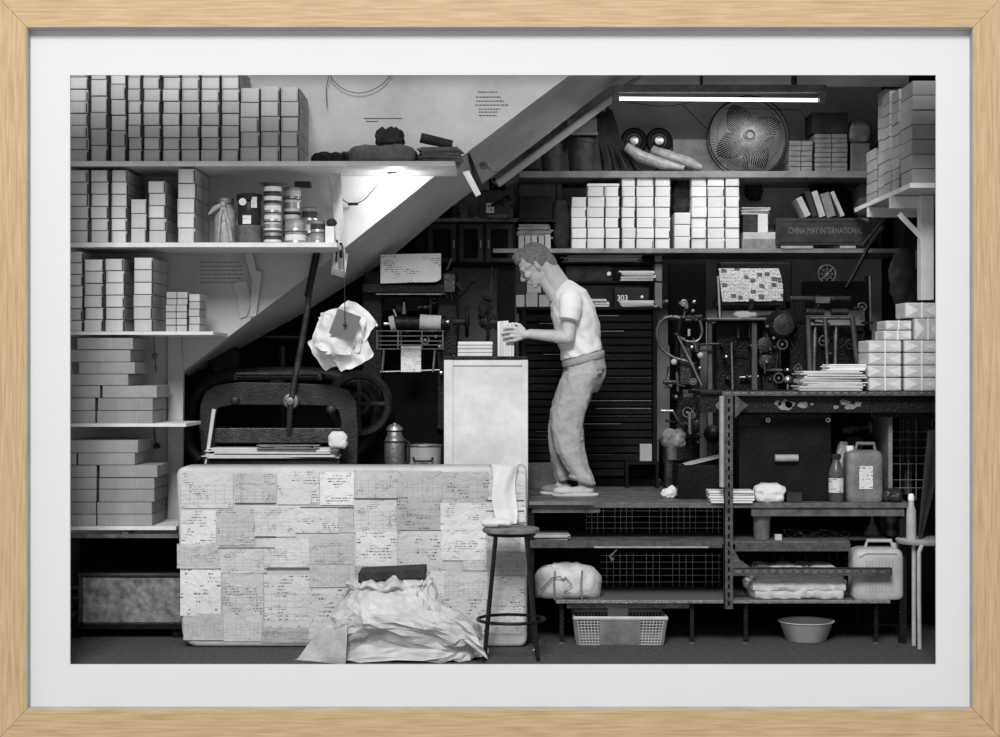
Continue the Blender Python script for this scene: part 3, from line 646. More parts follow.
b=B().pt([(337,240,.8),(336,262,.8)],.006,6).pt([(341,243,.7),(341,258,.7)],.01,6); tag(obj('spring_clip',b,iron),'black clip hanging above the sheaf of papers','clip')
tag(obj('curled_slip',B().sheet(lambda u,v:P(334+14*u-3*v,250+24*v+4*u,.93+.02*math.sin(v*6)),4,8,.0015),paper),'small torn paper slip hanging on the stair edge','paper')
# ------------------------------------------------------------------ workbench behind the papered panel
bt=1.02
t=thing('workbench','dark workbench hidden behind the papered panel, carrying the cutter','bench',(X(300,1.2),1.3,0))
obj('bench_top',B().box(X(192,.74),X(443,.74),.74,2.1,bt-.05,bt),blackw,t)
for sx in (194,428):
    for yy in (.78,2.0): obj('leg',B().box(X(sx,.74),X(sx,.74)+.07,yy,yy+.07,0,bt-.05),blackw,t)
# guillotine / cutter
Yc=1.0
t=thing('paper_cutter','black cast iron lever paper cutter with arched frame','cutter',(X(285,Yc),Yc+.1,bt))
out=[(203,468),(199,430),(200,405),(205,392),(216,385),(240,382),(290,383),(330,385),(347,390),(356,402),(358,430),(357,468)]
inn=[(341,468),(341,420),(338,410),(330,406),(290,405),(232,405),(218,408),(214,416),(214,440),(216,468)]
def arch(Y,d):
    b=B(); zf=bt
    a=[(X(p[0],Y),max(Z(p[1],Y),zf)) for p in out]; c=[(X(p[0],Y),max(Z(p[1],Y),zf)) for p in inn]
    pts=a+c; n=len(pts)
    f=[b.m.verts.new((p[0],Y,p[1])) for p in pts]; g=[b.m.verts.new((p[0],Y+d,p[1])) for p in pts]
    e=[b.m.edges.new((f[i],f[(i+1)%n])) for i in range(n)]; bmesh.ops.triangle_fill(b.m,edges=e,use_beauty=True)
    e2=[b.m.edges.new((g[i],g[(i+1)%n])) for i in range(n)]; bmesh.ops.triangle_fill(b.m,edges=e2,use_beauty=True)
    for i in range(n): b.m.faces.new((f[i],g[i],g[(i+1)%n],f[(i+1)%n]))
    return b
castiron=mat('cutter_paint',40,.5,.2,.5,10,.5,60)
obj('arch_frame',arch(Yc,.09),castiron,t,bevel=.006)
hc=P(291,401,Yc-.03)
obj('lever',B().pt([(289,432,.99),(291,401,.95),(304,330,.93),(310,290,.92),(317,251,.92)],[.017,.02,.019,.017,.018],10),ironL,t,smooth=True)
obj('lever_grip',B().pt([(307.5,297,.92),(317.5,249,.92)],[.021,.024],10),iron,t,smooth=True)
obj('pivot_hub',B().lathe([(.01,-.05),(.022,-.048),(.024,-.02),(.045,-.015),(.052,.0),(.052,.05)],hc,'Y'),steelD,t,smooth=True)
for sx in (235,331): obj('bolt',B().lathe([(.01,-.03),(.02,-.025),(.03,-.005),(.03,.02)],P(sx,400 if sx<300 else 409,Yc-.005),'Y'),ironL,t,smooth=True)
obj('clamp_bar',B().pb(214,428,341,443,Yc+.02,.06),ironL,t,bevel=.006)
obj('clamp_wheel',B().ring(P(276,389,1.05),.05,.012,'Y'),iron,t)
obj('bed',B().pb(206,458,340,466,.92,.5),castiron,t,bevel=.006)
obj('back_frame',B().pt([(200,460,1.5),(186,440,1.5),(196,395,1.5),(232,376,1.5),(318,374,1.5),(340,378,1.5),(372,395,1.5),(372,430,1.5),(352,458,1.5)],.045,10),castiron,t,smooth=True)
obj('flywheel',B().ring(P(359,404,1.35),.19,.03,'Y',sq=1).ring(P(359,404,1.35),.06,.02,'Y').tube([P(359,404,1.35)-Vector((.19,0,0)),P(359,404,1.35)+Vector((.19,0,0))],.018).tube([P(359,404,1.35)-Vector((0,0,.19)),P(359,404,1.35)+Vector((0,0,.19))],.018),castiron,t,smooth=True)
obj('top_rack',B().box(X(235,1.3),X(322,1.3),1.25,1.55,Z(380,1.3),Z(374,1.3)).pt([(236,374,1.2),(318,374,1.2)],.012),castiron,t)
obj('gear_guard',B().lathe([(.03,-.02),(.10,-.02),(.115,0),(.10,.03)],P(225,360,1.6),'Y'),iron,t,smooth=True)
tag(obj('guide_stick',B().pt([(214,409,.93),(206,464,.93)],[.013,.011],8),shelfm),'pale stick leaning on the left side of the paper cutter','stick')
b=B()
b=sheets(X(205,.92),X(340,.92),.88,.3,bt+.073,9,.06,paper,5,.02,.04); b.jit(.004,12); tag(obj('paper_pile',b,paper),'long white papers laid on the bed of the cutter','papers')
lump('rag','crumpled white rag at the right end of the cutter bed','rag',329,346,444,460,.80,.08,clothW,.01,35,6,zb=bt+.135)
b=sheets(X(258,.95),X(320,.95),.86,.1,bt+.13,4,.025,old,7,.02,.1); tag(obj('folded_cloths',b,old),'grey folded sheets on the white papers of the cutter','papers')
t=thing('turntable_stand','round dark plate on a post behind the paper cutter','stand',(X(285,1.95),1.95,bt)); c=P(282,339,1.95)
obj('plate',B().lathe([(.06,-.045),(.17,-.02),(.185,0),(.185,.014),(.17,.018),(.02,.018)],c),iron,t,smooth=True); obj('rim',B().ring(c+Vector((0,0,.012)),.185,.006,'Z'),steelD,t); obj('post',B().tube([(c.x,1.95,bt),(c.x,1.95,c.z-.03)],.028),ironL,t)
# thermos & pot
x=X(394,.85); t=thing('thermos_flask','metal thermos flask behind the top edge of the papered panel','flask',(x,.92,bt))
obj('flask_body',B().lathe([(.062,0),(.064,.01),(.064,.17),(.056,.2),(.05,.205),(.045,.235)],(x,.92,bt)),steelD,t,smooth=True)
obj('cap',B().lathe([(.03,.235),(.052,.245),(.05,.262),(.03,.28),(.012,.283),(.012,.29)],(x,.92,bt)),steel,t,smooth=True)
obj('handle',B().tube([(x+.058,.9,bt+.19),(x+.09,.9,bt+.17),(x+.088,.9,bt+.06),(x+.06,.9,bt+.03)],.008),plastD,t,smooth=True)
obj('collar_band',B().ring((x,.92,bt+.175),.065,.006,'Z').ring((x,.92,bt+.02),.065,.004,'Z'),ironL,t)
x=X(423,.85); t=thing('enamel_pot','white enamel cooking pot beside the thermos flask','pot',(x,.98,bt))
obj('pot_body',B().lathe([(.10,0),(.108,.01),(.11,.14),(.114,.148)],(x,.98,bt)),plast,t,smooth=True)
obj('handle',B().tube([(x-.06,.87,bt+.075),(x-.05,.845,bt+.055),(x+.05,.845,bt+.055),(x+.06,.87,bt+.075)],.007),iron,t)
obj('lid_rim',B().ring((x,.98,bt+.148),.113,.006,'Z'),steelD,t)
# ------------------------------------------------------------------ printing press with newspaper
Yp=1.45
t=thing('platen_press','black printing press with a wire guard, behind the white cabinet','press',(X(410,Yp),Yp+.3,bt))
obj('side_frame',B().pprism([(362,300),(364,272),(382,270),(382,430),(362,430)],Yp+.1,.5),iron,t,bevel=.01)
obj('side_frame',B().pprism([(437,274),(456,270),(458,330),(456,430),(437,430)],Yp+.1,.5),iron,t,bevel=.01)
obj('upper_bed',B().pb(362,284,456,293,Yp,.45).pb(374,296,448,312,Yp+.2,.3),iron,t,bevel=.006)
obj('bed_edge',B().pb(376,293.5,446,294.7,Yp-.01,.02),steelD,t)
obj('paper_roller',B().tube([P(391,323,Yp+.02),P(446,323,Yp+.02)],.045,16),iron,t,smooth=True)
obj('roller_sleeve',B().tube([P(420,322,Yp-.01),P(441,323,Yp-.01)],.05,16).tube([P(390,324,Yp-.01),P(395,323,Yp-.01)],.05,16),paperG,t,smooth=True)
obj('roller_shaft',B().tube([P(384,324,Yp+.02),P(449,322,Yp+.02)],.012),steel,t)
obj('oil_cup',B().pt([(404,314,Yp),(404,302,Yp)],[.016,.006]),steelD,t)
b=B(); g0=Yp-.18
for yy in (331,336,341,345,349): b.pt([(377,yy,g0),(443,yy,g0)],.0035,6)
for xx in (377,398,422,443): b.pt([(xx,330,g0),(xx,349.5,g0)],.0045,6)
for xx in (377,443):
    for yy in (331,349): b.tube([P(xx,yy,g0),P(xx,yy,g0)+Vector((0,.2,0))],.005,6)
obj('wire_guard',b,steelD,t)
obj('feed_paper',B().sheet(lambda u,v:P(401+20*u,346+26*v,g0+.05+.015*math.sin(v*4)),4,8,.002),newsM2,t)
b=B()
for xx in (384,435): b.pt([(xx,350,g0+.08),(xx-2,372,g0+.08)],.008,6)
b.pt([(380,372,g0+.08),(440,370,g0+.08)],.006); obj('delivery_rods',b,steelD,t)
obj('lever',B().pt([(458,298,Yp),(464,293,Yp-.03),(472,282,Yp-.05)],.008).ball(P(472.5,280.5,Yp-.05),.02).pt([(456,284,Yp),(462,290,Yp)],.022),iron,t,smooth=True)
c=P(467,322,Yp); obj('handwheel',B().ring(c,.09,.014,'X').tube([c+Vector((-.09,0,0)),c+Vector((.02,0,0))],.022).tube([c-Vector((0,0,.09)),c+Vector((0,0,.09))],.008).tube([c-Vector((0,.09,0)),c+Vector((0,.09,0))],.008),iron,t,smooth=True)
obj('lower_body',B().pb(366,375,452,468,Yp+.15,.5),vid,t,bevel=.01)
obj('ink_duct',B().pb(444,274,455,292,Yp-.06,.1).pt([(447,270,Yp-.04),(452,258,Yp-.04)],.008),ironL,t,bevel=.005)
glint_parts(t,366,298,454,345,Yp+.05,16,6,.15)
glint_parts(t,438,276,456,400,Yp+.04,10,7,.1)
tag(obj('newspaper',B().sheet(lambda u,v:P(380.5+60.5*u-(0 if v<.9 else 0),253.5+1*(1-u)+29*v*(1-.02*u)+ (-3*max(0,u-.93)/.07*max(0,v-.85)/.15),Yp+.02-.06*v+.01*math.sin(u*7)),20,10,.002),newsM2,smooth=True),'newspaper sheet of columns spread on top of the printing press','newspaper')
# gray plaster patch visible behind press
struct('wall_niche',B().pb(440,262,516,410,2.66,.05),wallL)
# ------------------------------------------------------------------ white cabinet
Yk=.76
t=thing('white_cabinet','tall white cabinet with a stained front and thin black top, before the printer','cabinet',(X(486,Yk),1.0,0))
zt=Z(357.5,Yk)
obj('cabinet_body',B().box(X(444.5,Yk),X(527,Yk),Yk+.01,1.26,0,zt-.012),cabm,t,bevel=.004)
obj('edge_trim',B().box(X(444,Yk),X(453,Yk),Yk-.004,Yk+.02,0,zt-.014).box(X(522,Yk),X(528,Yk),Yk-.004,Yk+.02,0,zt-.014).box(X(453,Yk),X(522,Yk),Yk-.002,Yk+.02,zt-.05,zt-.014),cabm,t,bevel=.003)
obj('cabinet_top',B().box(X(443,Yk),X(527,Yk),Yk-.01,1.28,zt-.012,zt+.008),iron,t,bevel=.003)
zc=zt+.0085
parent=None
h=15*(D+.8)/F/4
for i in range(4): box_thing(X(457.5,.82),X(493,.82),zc+i*h,zc+(i+1)*h,.82,.3,f"flat ream of paper, {ORD[i] if i<3 else 'topmost'}, on the white cabinet",'reams on the white cabinet',m1=cartonB,style=3,name='paper_ream')
Ym_=1.0
t=thing('card_bundle','upright bundle of cards held in the man\'s hands on the cabinet','cards',(X(506,Ym_),1.05,zc))
for k in range(6):
    a=X(497.5,Ym_)+k*.0175; obj('card_block',B().box(a+.0006,a+.017,Ym_+.02+U(0,.004),Ym_+.12,zc+.0003,zc+.225+U(-.004,.003)-(.012 if k>3 else 0)),cartonB if k%2 else paper,t,bevel=.001)
# ------------------------------------------------------------------ papered panel
Yq=.35
t=thing('papered_panel','huge padded panel pasted all over with printed forms','panel',(X(352,Yq),Yq+.15,0))
zt=Z(467,Yq); zb=.0
xl=X(176,Yq); xr=X(527,Yq)
b=B(); rings=[]
def outl(y,ins):
    pts=[]; cr=[(xl,zt,.05),(xr,zt,.03),(xr,zb,.05),(xl+.03,zb,.10)]
    for i,(cx,cz,r) in enumerate(cr):
        sx=1 if i in(0,3) else -1; sz=-1 if i<2 else 1
        for k in range(7):
            a=[math.pi-k*math.pi/12,math.pi/2-k*math.pi/12,-k*math.pi/12,-math.pi/2-k*math.pi/12][i]
            pts.append(Vector((cx+sx*r+(r-ins)*math.cos(a),y,cz+sz*r+(r-ins)*math.sin(a))))
    return pts
b.loft([outl(Yq+.03,.03),outl(Yq+.008,.008),outl(Yq+.03,0),outl(Yq+.29,0),outl(Yq+.32,.02)]); 
# proper front: rebuild order
b=B(); b.loft([outl(Yq,.025),outl(Yq+.008,.008),outl(Yq+.03,0),outl(Yq+.29,0),outl(Yq+.31,.02)])
obj('padded_body',b,mat('panel_wrap',186,.8,0,.15,4,.4,14),t,smooth=True)
random.seed(11)
sheets_px=[(181,472,233,508),(233,473,277,503),(277,471,320,505),(320,472,354,505),(354,471,398,498),(398,471,442,498),(442,472,489,505),(489,471,526,500),
(180,510,218,545),(216,509,256,546),(254,507,296,536),(294,508,338,533),(337,507,354,532),(354,500,398,533),(397,497,441,530),(441,503,492,530),(490,500,526,522),
(178,543,219,568),(220,546,267,573),(264,538,310,568),(309,536,354,565),(356,532,398,568),(398,531,443,570),(441,530,486,560),(480,532,520,552),(462,541,487,571),(488,552,526,575),
(180,568,221,616),(222,571,264,615),(264,574,310,628),(310,565,349,588),(355,566,400,600),(400,568,446,604),(444,572,487,600),(488,576,526,606),
(184,614,224,640),(223,612,262,641),(262,625,310,642),(308,588,352,640),(440,598,486,640),(488,606,524,634),(352,600,440,642)]
for k,(a,c,e,f) in enumerate(sheets_px):
    j=lambda:U(-.8,.8)
    x0,x1=X(a+j(),Yq),X(e+j(),Yq); z1,z0=Z(c+j(),Yq),Z(f+j(),Yq); th=.0012*(1+k%4); sd=k*3.1
    def fn(u,v): return Vector((x0+(x1-x0)*u,Yq-th-.0035-.004*abs(noise.noise(Vector((u*3+sd,v*3,sd)))),z0+(z1-z0)*v))
    b=B().sheet(fn,8,8,.0012)
    obj('pasted_sheet',b,random.choice([formM,formM2,formM3,formM4,formM,formM2]),t)
# dark joint lines where bold rules are printed
b=B()
for (x0,x1,y) in [(300,354,507.5),(235,276,503.3),(218,275,548),(355,398,499),(255,276,536.8),(486,524,500.5),(486,524,511),(486,524,524),(180,221,569),(264,310,569)]: b.pb(x0,y-.5,x1,y+.4,Yq-.011,.002)
obj('printed_rule',b,ink,t)
# ------------------------------------------------------------------ stool & towel
def stool(cx,yt,Y,r,label,hh=None,legm=iron):
    x=X(cx,Y); zt=Z(yt,Y); t=thing('round_stool',label,'stool',(x,Y,0))
    obj('seat',B().lathe([(r*.94,-.028),(r,-.022),(r,-.006),(r*.95,0),(r*.4,0)],(x,Y,zt),seg=36),woodM,t,smooth=True)
    obj('seat_ring',B().ring((x,Y,zt-.035),r*.8,.011,'Z'),legm,t)
    for k in range(4):
        a=math.pi/4+k*math.pi/2; d_=Vector((math.cos(a),math.sin(a),0))
        obj('leg',B().tube([Vector((x,Y,zt-.035))+d_*r*.75,Vector((x,Y,0.0))+d_*r*1.32],.0125,8),legm,t,smooth=True)
    obj('foot_ring',B().ring((x,Y,zt*.29),r*1.17,.010,'Z',seg=40),legm,t,smooth=True); return zt
zst=stool(511,527.5,.02,.163,'round wooden stool on black metal legs before the papered panel')
x=X(502,.02)
def towel(u,v):
    # hangs from the panel's top edge down onto the stool
    px=491+ (26+ -4*math.sin(v*3))*u + 4*v*(1-u)-6*v*u; 
    y=468+v*57; Y=.335-.012-.16*v**2+.03*math.sin(u*14+v*3)*(.4+.6*v)
    if v<.12: Y=.355+.03*(.12-v)/.12; y=466.5+ v*8
    return P(px,y,Y-.02)
t=thing('hand_towel','white towel hanging over the papered panel down onto the stool seat','towel',P(502,526,.2))
def towel_fn(u,v):
    px=490+(27-7*v+6*v*(1-u))*u+6*v-3*(1-u)*v*v*0+1.5*math.sin(v*7+u*2)
    if v<.1: return P(px,466.3-.8*math.sin(v*30),.50-1.9*v+.0*u)+Vector((0,0,.004))
    w=(v-.1)/.9; Y=.31-.03*w+.016*math.sin(u*6.5+w*2.6+.8*math.sin(w*4))*(1-.4*w)-.12*max(0,w-.75)
    return P(px,466.8+w*57,Y)
obj('hanging_cloth',B().sheet(towel_fn,22,40,.003),clothW,t,smooth=True)
b=B(); b.ball((x-.03,.05,zst+.022),.05,(1.7,1.3,.42),sub=4); b.m.normal_update(); b.crumple(.01,26,3)
for v in b.m.verts: v.co.z=max(v.co.z,zst+.001)
obj('cloth_end',b,clothW,t,smooth=True)
# ------------------------------------------------------------------ front bundle
t=thing('covered_heap','heap covered with crumpled white sheeting on the ground in front','heap',(X(390,-.1),-.05,0))
b=B(); prof=[(664,306,488,-.20,.30),(657,312,488,-.20,.29),(648,318,487,-.19,.28),(638,324,482,-.22,.27),(628,330,472,-.245,.26),(621,334,458,-.26,.25),(612,338,444,-.25,.24),(602,342,436,-.21,.23),(592,345,431,-.17,.22),(586,348,429,-.14,.21),(583,353,425,-.10,.19)]
rings=[]
for y,x0,x1,f0,f1 in prof:
    Y=-.2; z=Z(y,Y) if y<664 else 0
    a,c=X(x0,Y),X(x1,Y); cx,w,cy,d_=(a+c)/2,(c-a)/2,(f0+f1)/2,(f1-f0)/2; r=[]
    for k in range(52):
        tt=2*math.pi*k/52; ct,st=math.cos(tt),math.sin(tt); e=.62
        r.append(Vector((cx+w*math.copysign(abs(ct)**e,ct),cy+d_*math.copysign(abs(st)**e,st),max(z,0))))
    rings.append(r)
rr=[]
for a,c in zip(rings,rings[1:]):
    for s_ in range(2): rr.append([p.lerp(q_,s_/2) for p,q_ in zip(a,c)])
rr.append(rings[-1]); b.loft(rr); b.m.normal_update()
random.seed(19)
for v in b.m.verts:
    p=v.co.copy(); v.co+=v.normal*(.05*noise.noise(p*4.2)+.03*noise.noise(p*11+Vector((3,1,0)))+U(-.012,.012))+Vector((U(-.012,.012),0,U(-.010,.010)))
for v in b.m.verts:
    v.co.z=max(v.co.z,0); v.co.y=max(v.co.y,-.37)
bmesh.ops.triangulate(b.m,faces=b.m.faces[:],quad_method='LONG_EDGE')
bmesh.ops.subdivide_edges(b.m,edges=b.m.edges[:],cuts=2,use_grid_fill=True)
b.m.normal_update()
for v in b.m.verts: v.co+=v.normal*(.006*noise.noise(v.co*22))
for v in b.m.verts: v.co.z=max(v.co.z,0)
def facet(p,f,sd):
    ds,_=noise.voronoi(p*f+Vector((sd,sd,sd))); return ds[1]-ds[0]
sheetm=mat('plastic_sheeting',182,.5,0,.16,6,.55,22)
obj('sheeting',b,sheetm,t)
def fl(u,v):
    p0=P(350,588,-.12); p1=P(342+10*u,655,-.25); x=p0.lerp(P(294+60*u,663,-.28),v) if True else p1
    q_=p0.lerp(P(294+52*u,664,-.25+.15*(1-u)),v)+Vector((0,-.03*math.sin(v*3)*u,0)); q_+=Vector((0,.02,0))*noise.noise(Vector((u*3,v*5,2)))
    q_.x-=.0; return Vector((q_.x,q_.y,max(q_.z,.002)))
obj('loose_flap',B().sheet(fl,14,22,.003),paperG,t)
def fl2(u,v):
    q_=P(425+8*u,612+6*u,-.1).lerp(P(470+18*u,622+36*u,-.2-.05*u),v); q_+=Vector((0,.04,0))*noise.noise(Vector((u*4,v*4,7))); return Vector((q_.x,q_.y-.03,max(q_.z,.002)))
obj('loose_flap',B().sheet(fl2,14,14,.003),sheetm,t)
b=B(); 
b.ball(P(388,585,-.02),.215,(1.12,.75,.17),sub=5)
b.m.normal_update()
for v in b.m.verts: v.co+=v.normal*(.03*noise.noise(v.co*9)-.04*max(0,.45-facet(v.co,14,3)))+Vector((0,0,.012*math.sin(v.co.x*40)))
obj('folded_top_cloth',b,sheetm,t,smooth=True)
c=P(392,575,0); tag(obj('dark_plank_block',B().box(X(358,-.05),X(425,-.05),-.05,.22,c.z-.025,c.z+.03,Matrix.Rotation(-.06,3,'Y')).jit(.004,20),kraft,bevel=.006),'dark battered block lying on top of the covered heap','block')
# trunk on ground left
t=thing('storage_chest','scuffed metal trunk on the ground under the lowest left shelf','trunk',(X(128,.7),.85,.1))
z0=Z(624,.7); z1=Z(575,.7)
obj('trunk_body',B().box(X(80,.7),X(184,.7),.7,1.15,z0,z1-.01),caseM,t,bevel=.012)
obj('trunk_lid',B().box(X(78,.7),X(185,.7),.685,1.17,z1-.01,z1+.012),ironL,t,bevel=.005)
obj('corner_strip',B().box(X(79,.7),X(83,.7),.69,.72,z0,z1-.01).box(X(80,.7),X(184,.7),.69,.71,z0,z0+.012),ironL,t)
tag(obj('low_platform',B().box(X(60,.7),X(185,.7),.69,1.2,z0-.03,z0-.002).box(X(72,.7),X(78,.7),.72,.8,0,z0-.03).box(X(172,.7),X(180,.7),.72,.8,0,z0-.03).box(X(72,.7),X(78,.7),1.1,1.18,0,z0-.03),blackw),'low dark platform under the metal trunk','platform')
tag(obj('pipe_rails',B().pt([(60,588,.75),(84,588,.75)],.013).pt([(60,598,.75),(84,598,.75)],.011),ironL),'two dark pipes left of the metal trunk','pipe')
# ------------------------------------------------------------------ platform, bench, rack right
FY=.45
def Zt(y): return Z(y,FY)
zp=Zt(503); z54=Zt(541); zbn=Zt(600); ztop=Zt(391)
t=thing('raised_platform','dark plank platform the man stands on','platform',(X(620,FY),1.2,0))
b=B(); k=0
for i in range(7):
    y0=FY+i*.31; obj('plank',B().box(X(529,FY),X(912,FY),y0+.002,min(y0+.308,2.6),zp-.03,zp-.0005*(i%3)),woodD,t,bevel=.003)
obj('joist',B().box(X(532,FY),X(600,FY),FY+.02,FY+.06,zp-.06,zp-.03).box(X(752,FY),X(905,FY),FY+.02,FY+.07,zp-.08,zp-.03),woodD,t)
for xx in (531,905): 
    for yy in (.5,1.6,2.4): obj('leg',B().box(X(xx,FY)-.02,X(xx,FY)+.02,yy,yy+.04,0,zp-.03),iron,t)
obj('front_lip',B().pb(529,501.5,593,505,FY-.03,.03),woodM,t)
t=thing('lower_shelf','long plank shelf beneath the man\'s platform with a metal angle edge','shelf',(X(720,FY),.8,z54-.05))
obj('shelf_board',B().box(X(530,FY),X(850,FY),FY,1.15,z54-.02,z54).box(X(850,FY),X(896,FY),.70,1.15,z54-.02,z54),woodD,t,bevel=.002)
obj('front_rail',B().box(X(530,FY),X(722,FY),FY-.012,FY,z54-.04,z54+.004).box(X(735,FY),X(850,FY),FY-.012,FY,z54-.06,z54-.012),galv,t)
obj('edge_strip',B().box(X(594,FY),X(708,FY),FY-.016,FY-.012,z54-.04,z54-.03),steel,t)
t=thing('low_bench','low metal bench with chequered top and thin legs','bench',(X(720,FY),.7,0))
obj('bench_top',B().box(X(556,FY),X(890,FY),FY-.01,1.1,zbn-.02,zbn),mat('chequer_plate',120,.5,.3,.6,60,.6,90),t,bevel=.003)
obj('apron',B().box(X(567,FY),X(689,FY),FY,FY+.03,zbn-.05,zbn-.02),ironL,t)
for xx in (562,693,747,878):
    obj('leg',B().box(X(xx,FY)-.012,X(xx,FY)+.012,.5,.525,0,zbn-.02),iron,t)
    obj('foot',B().lathe([(.025,0),(.025,.006),(.012,.01)],(X(xx,FY),.512,0)),steelD,t)
for xx in (575,878): obj('leg',B().box(X(xx,FY)-.012,X(xx,FY)+.012,1.05,1.075,0,zbn-.02),iron,t)
# wire mesh panels
wire=mat('fine_wire',190,.4,.3,.3,20)
def mesh_panel(label,x0,y0,x1,y1,Y,step,miss=.25,m=wire):
    a,c=X(x0,Y),X(x1,Y); z0,z1=Z(y1,Y),Z(y0,Y); t=thing('wire_mesh_panel',label,'mesh panel',((a+c)/2,Y,z0))
    b=B(); x=a
    random.seed(int(x0+y0))
    while x<c:
        if R()>miss: b.box(x,x+.0022,Y,Y+.002,z0,z1)
        x+=step
    z=z0+step/2
    while z<z1:
        if R()>miss: b.box(a,c,Y+.002,Y+.004,z,z+.0022)
        z+=step
    obj('wire_grid',b,m,t); obj('panel_frame',B().tube([(a,Y,z0),(c,Y,z0),(c,Y,z1),(a,Y,z1)],.005,4,closed=True),iron,t)
mesh_panel('wire mesh panel just below the front edge of the platform',586,507,722,537,.95,.036)
mesh_panel('wire mesh panel behind the low bench',600,553,722,592,1.13,.042)
mesh_panel('wire mesh panel behind the folded cloth bundle',735,555,900,592,1.14,.05,.4)
mesh_panel('wire mesh panel at the right behind the umbrella',884,418,934,500,.95,.05,.3)
struct('wall_kick',B().box(X(528,1.2),RX,1.3,1.34,0,zp-.031),vid)
# slotted angle rack
def slotted(b,p0,p1,w,normal='front'):
    b.tube([p0,p1],w,4); return b
t=thing('angle_rack','slotted angle steel rack post and rails at the right','rack',(X(728,FY),FY,zbn))
def angle_v(x,Y,z0,z1,name='post'):
    o=obj(name,B().box(x,x+.05,Y,Y+.004,z0,z1).box(x,x+.004,Y,Y+.05,z0,z1),galv,t)
    b=B(); z=z0+.02
    while z<z1-.03: b.box(x+.02,x+.032,Y-.0015,Y+.001,z,z+.028); z+=.05
    obj('slots',b,vid,o); return o
def angle_h(x0,x1,Y,z,name='rail',h=.04):
    o=obj(name,B().box(x0,x1,Y,Y+.004,z-h,z).box(x0,x1,Y,Y+.05,z-.004,z),galv,t)
    b=B(); x=x0+.02
    while x<x1-.03: b.box(x,x+.028,Y-.0015,Y+.001,z-h*.6,z-h*.3); x+=.05
    obj('slots',b,steelD,o)
YR=FY-.06
angle_v(X(724.5,YR),YR,zbn-.045,ztop)
angle_v(X(905,1.1),1.13,zp+.001,ztop)
angle_h(X(722,YR),X(938,YR),YR-.006,ztop+.003,h=.03)
angle_h(X(733,YR),X(892,YR),YR-.006,Z(568,YR),h=.045)
obj('gusset',B().pprism([(733,548),(740,560),(752,568),(733,568)],YR-.004,.004).pprism([(715,405),(725,395),(725,420)],YR,.004).pprism([(735,395),(748,405),(735,418)],YR,.004),galv,t)
obj('white_conduit',B().tube([P(722,396,YR-.01),P(722,487,YR-.01)],.017,10),mat('white_conduit',150,.5,.3,.2,10),t,smooth=True)
o=obj('rack_top',B().box(X(700,FY),RX-.02,FY-.03,1.12,ztop-.02,ztop),iron,t,bevel=.003)
obj('stained_apron',B().box(X(700,FY),RX-.02,FY,FY+.02,Zt(412.5),ztop-.02),iron,t)
b=B()
random.seed(5)
for cx,cy,w,h_ in [(785,405,8,6),(790,404,6,4),(803,405,6,4),(845,402,6,3),(850,407,7,3),(858,404,4,3),(778,403,4,3),(836,407,3,2),(812,404,2,1.5)]:
    pts=[(cx+w*U(.75,1.05)*math.cos(a),cy+h_*U(.6,1.1)*math.sin(a)) for a in [2*math.pi*k/12 for k in range(12)]]; obj('paint_scar',B().pprism(pts,FY-.003,.003),mat('flaked_paint',120,.8,0,.5,30),t)
# black lidded box
Yb=.6
t=thing('black_chest','black chest with a pale handle standing on the platform','chest',(X(786,Yb),.8,zp))
obj('chest_body',B().box(X(739,Yb),X(831.5,Yb),Yb,1.1,zp,Z(415,Yb)),blackw,t,bevel=.006)
obj('notch_panel',B().pb(739,415,760,426,Yb-.012,.012).pb(760,414,831,418,Yb-.012,.012),iron,t)
obj('handle',B().tube([P(775,458,Yb-.03),P(798,458,Yb-.03)],.022,10),mat('handle_wood',150,.5,0,.3,20),t,smooth=True)
for xx in (768,828): obj('eyelet',B().ring(P(xx,420,Yb-.008),.012,.004,'Y').ball(P(xx,420,Yb-.006),.006),steel,t)
# jug and bottle on platform
def can_jug(name,label,x0,x1,y0,y1,Y,d,zb,m,lab=None,ribs=False,cap=(.2,)):
    a,c=X(x0,Y),X(x1,Y); h=(y1-y0)*(D+Y)/F; z1=zb+h; w=c-a; t=thing(name,label,'jerrycan',((a+c)/2,Y+d/2,zb))
    hb=h*.86
    b=B(); b.loft([[Vector((cx_,cy_,z_)) for cx_,cy_ in [( (a+c)/2+math.copysign(abs(math.cos(q_))**.35,math.cos(q_))*w/2*s_, Y+d/2+math.copysign(abs(math.sin(q_))**.35,math.sin(q_))*d/2*s_) for q_ in [2*math.pi*k/40 for k in range(40)]]] for z_,s_ in [(zb,.93),(zb+.012,.99),(zb+.03,1),(zb+hb*.8,1),(zb+hb*.92,.96),(zb+hb*.97,.86),(zb+hb,.7)]])
    obj('can_body',b,m,t,smooth=True)
    obj('carry_handle',B().tube([(a+w*.3,Y+d/2,zb+hb-.01),(a+w*.34,Y+d/2,z1-.012),(a+w*.8,Y+d/2,z1-.012),(a+w*.86,Y+d/2,zb+hb-.03)],.013,8),m,t,smooth=True)
    obj('screw_cap',B().lathe([(.022,-.01),(.024,0),(.024,.022),(.02,.025)],(a+w*cap[0],Y+d/2,zb+hb*1.0)),white if cap[0]<.5 else plast,t,smooth=True)
    if lab: obj('label',B().box(a+w*lab[0],a+w*lab[1],Y-.003,Y+.003,zb+h*lab[2],zb+h*lab[3]),labelM,t)
    if ribs:
        b=B()
        for k in range(9): xx=a+w*(.25+.5*k/8); b.tube([(xx,Y-.001,zb+h*.14),(xx,Y-.001,zb+h*.66)],.004,6)
        b.tube([(a+w*.12,Y,zb+h*.72),(a+w*.25,Y,zb+h*.78),(a+w*.85,Y,zb+h*.78)],.004,6)
        obj('moulded_ribs',b,m,t,smooth=True)
    return t
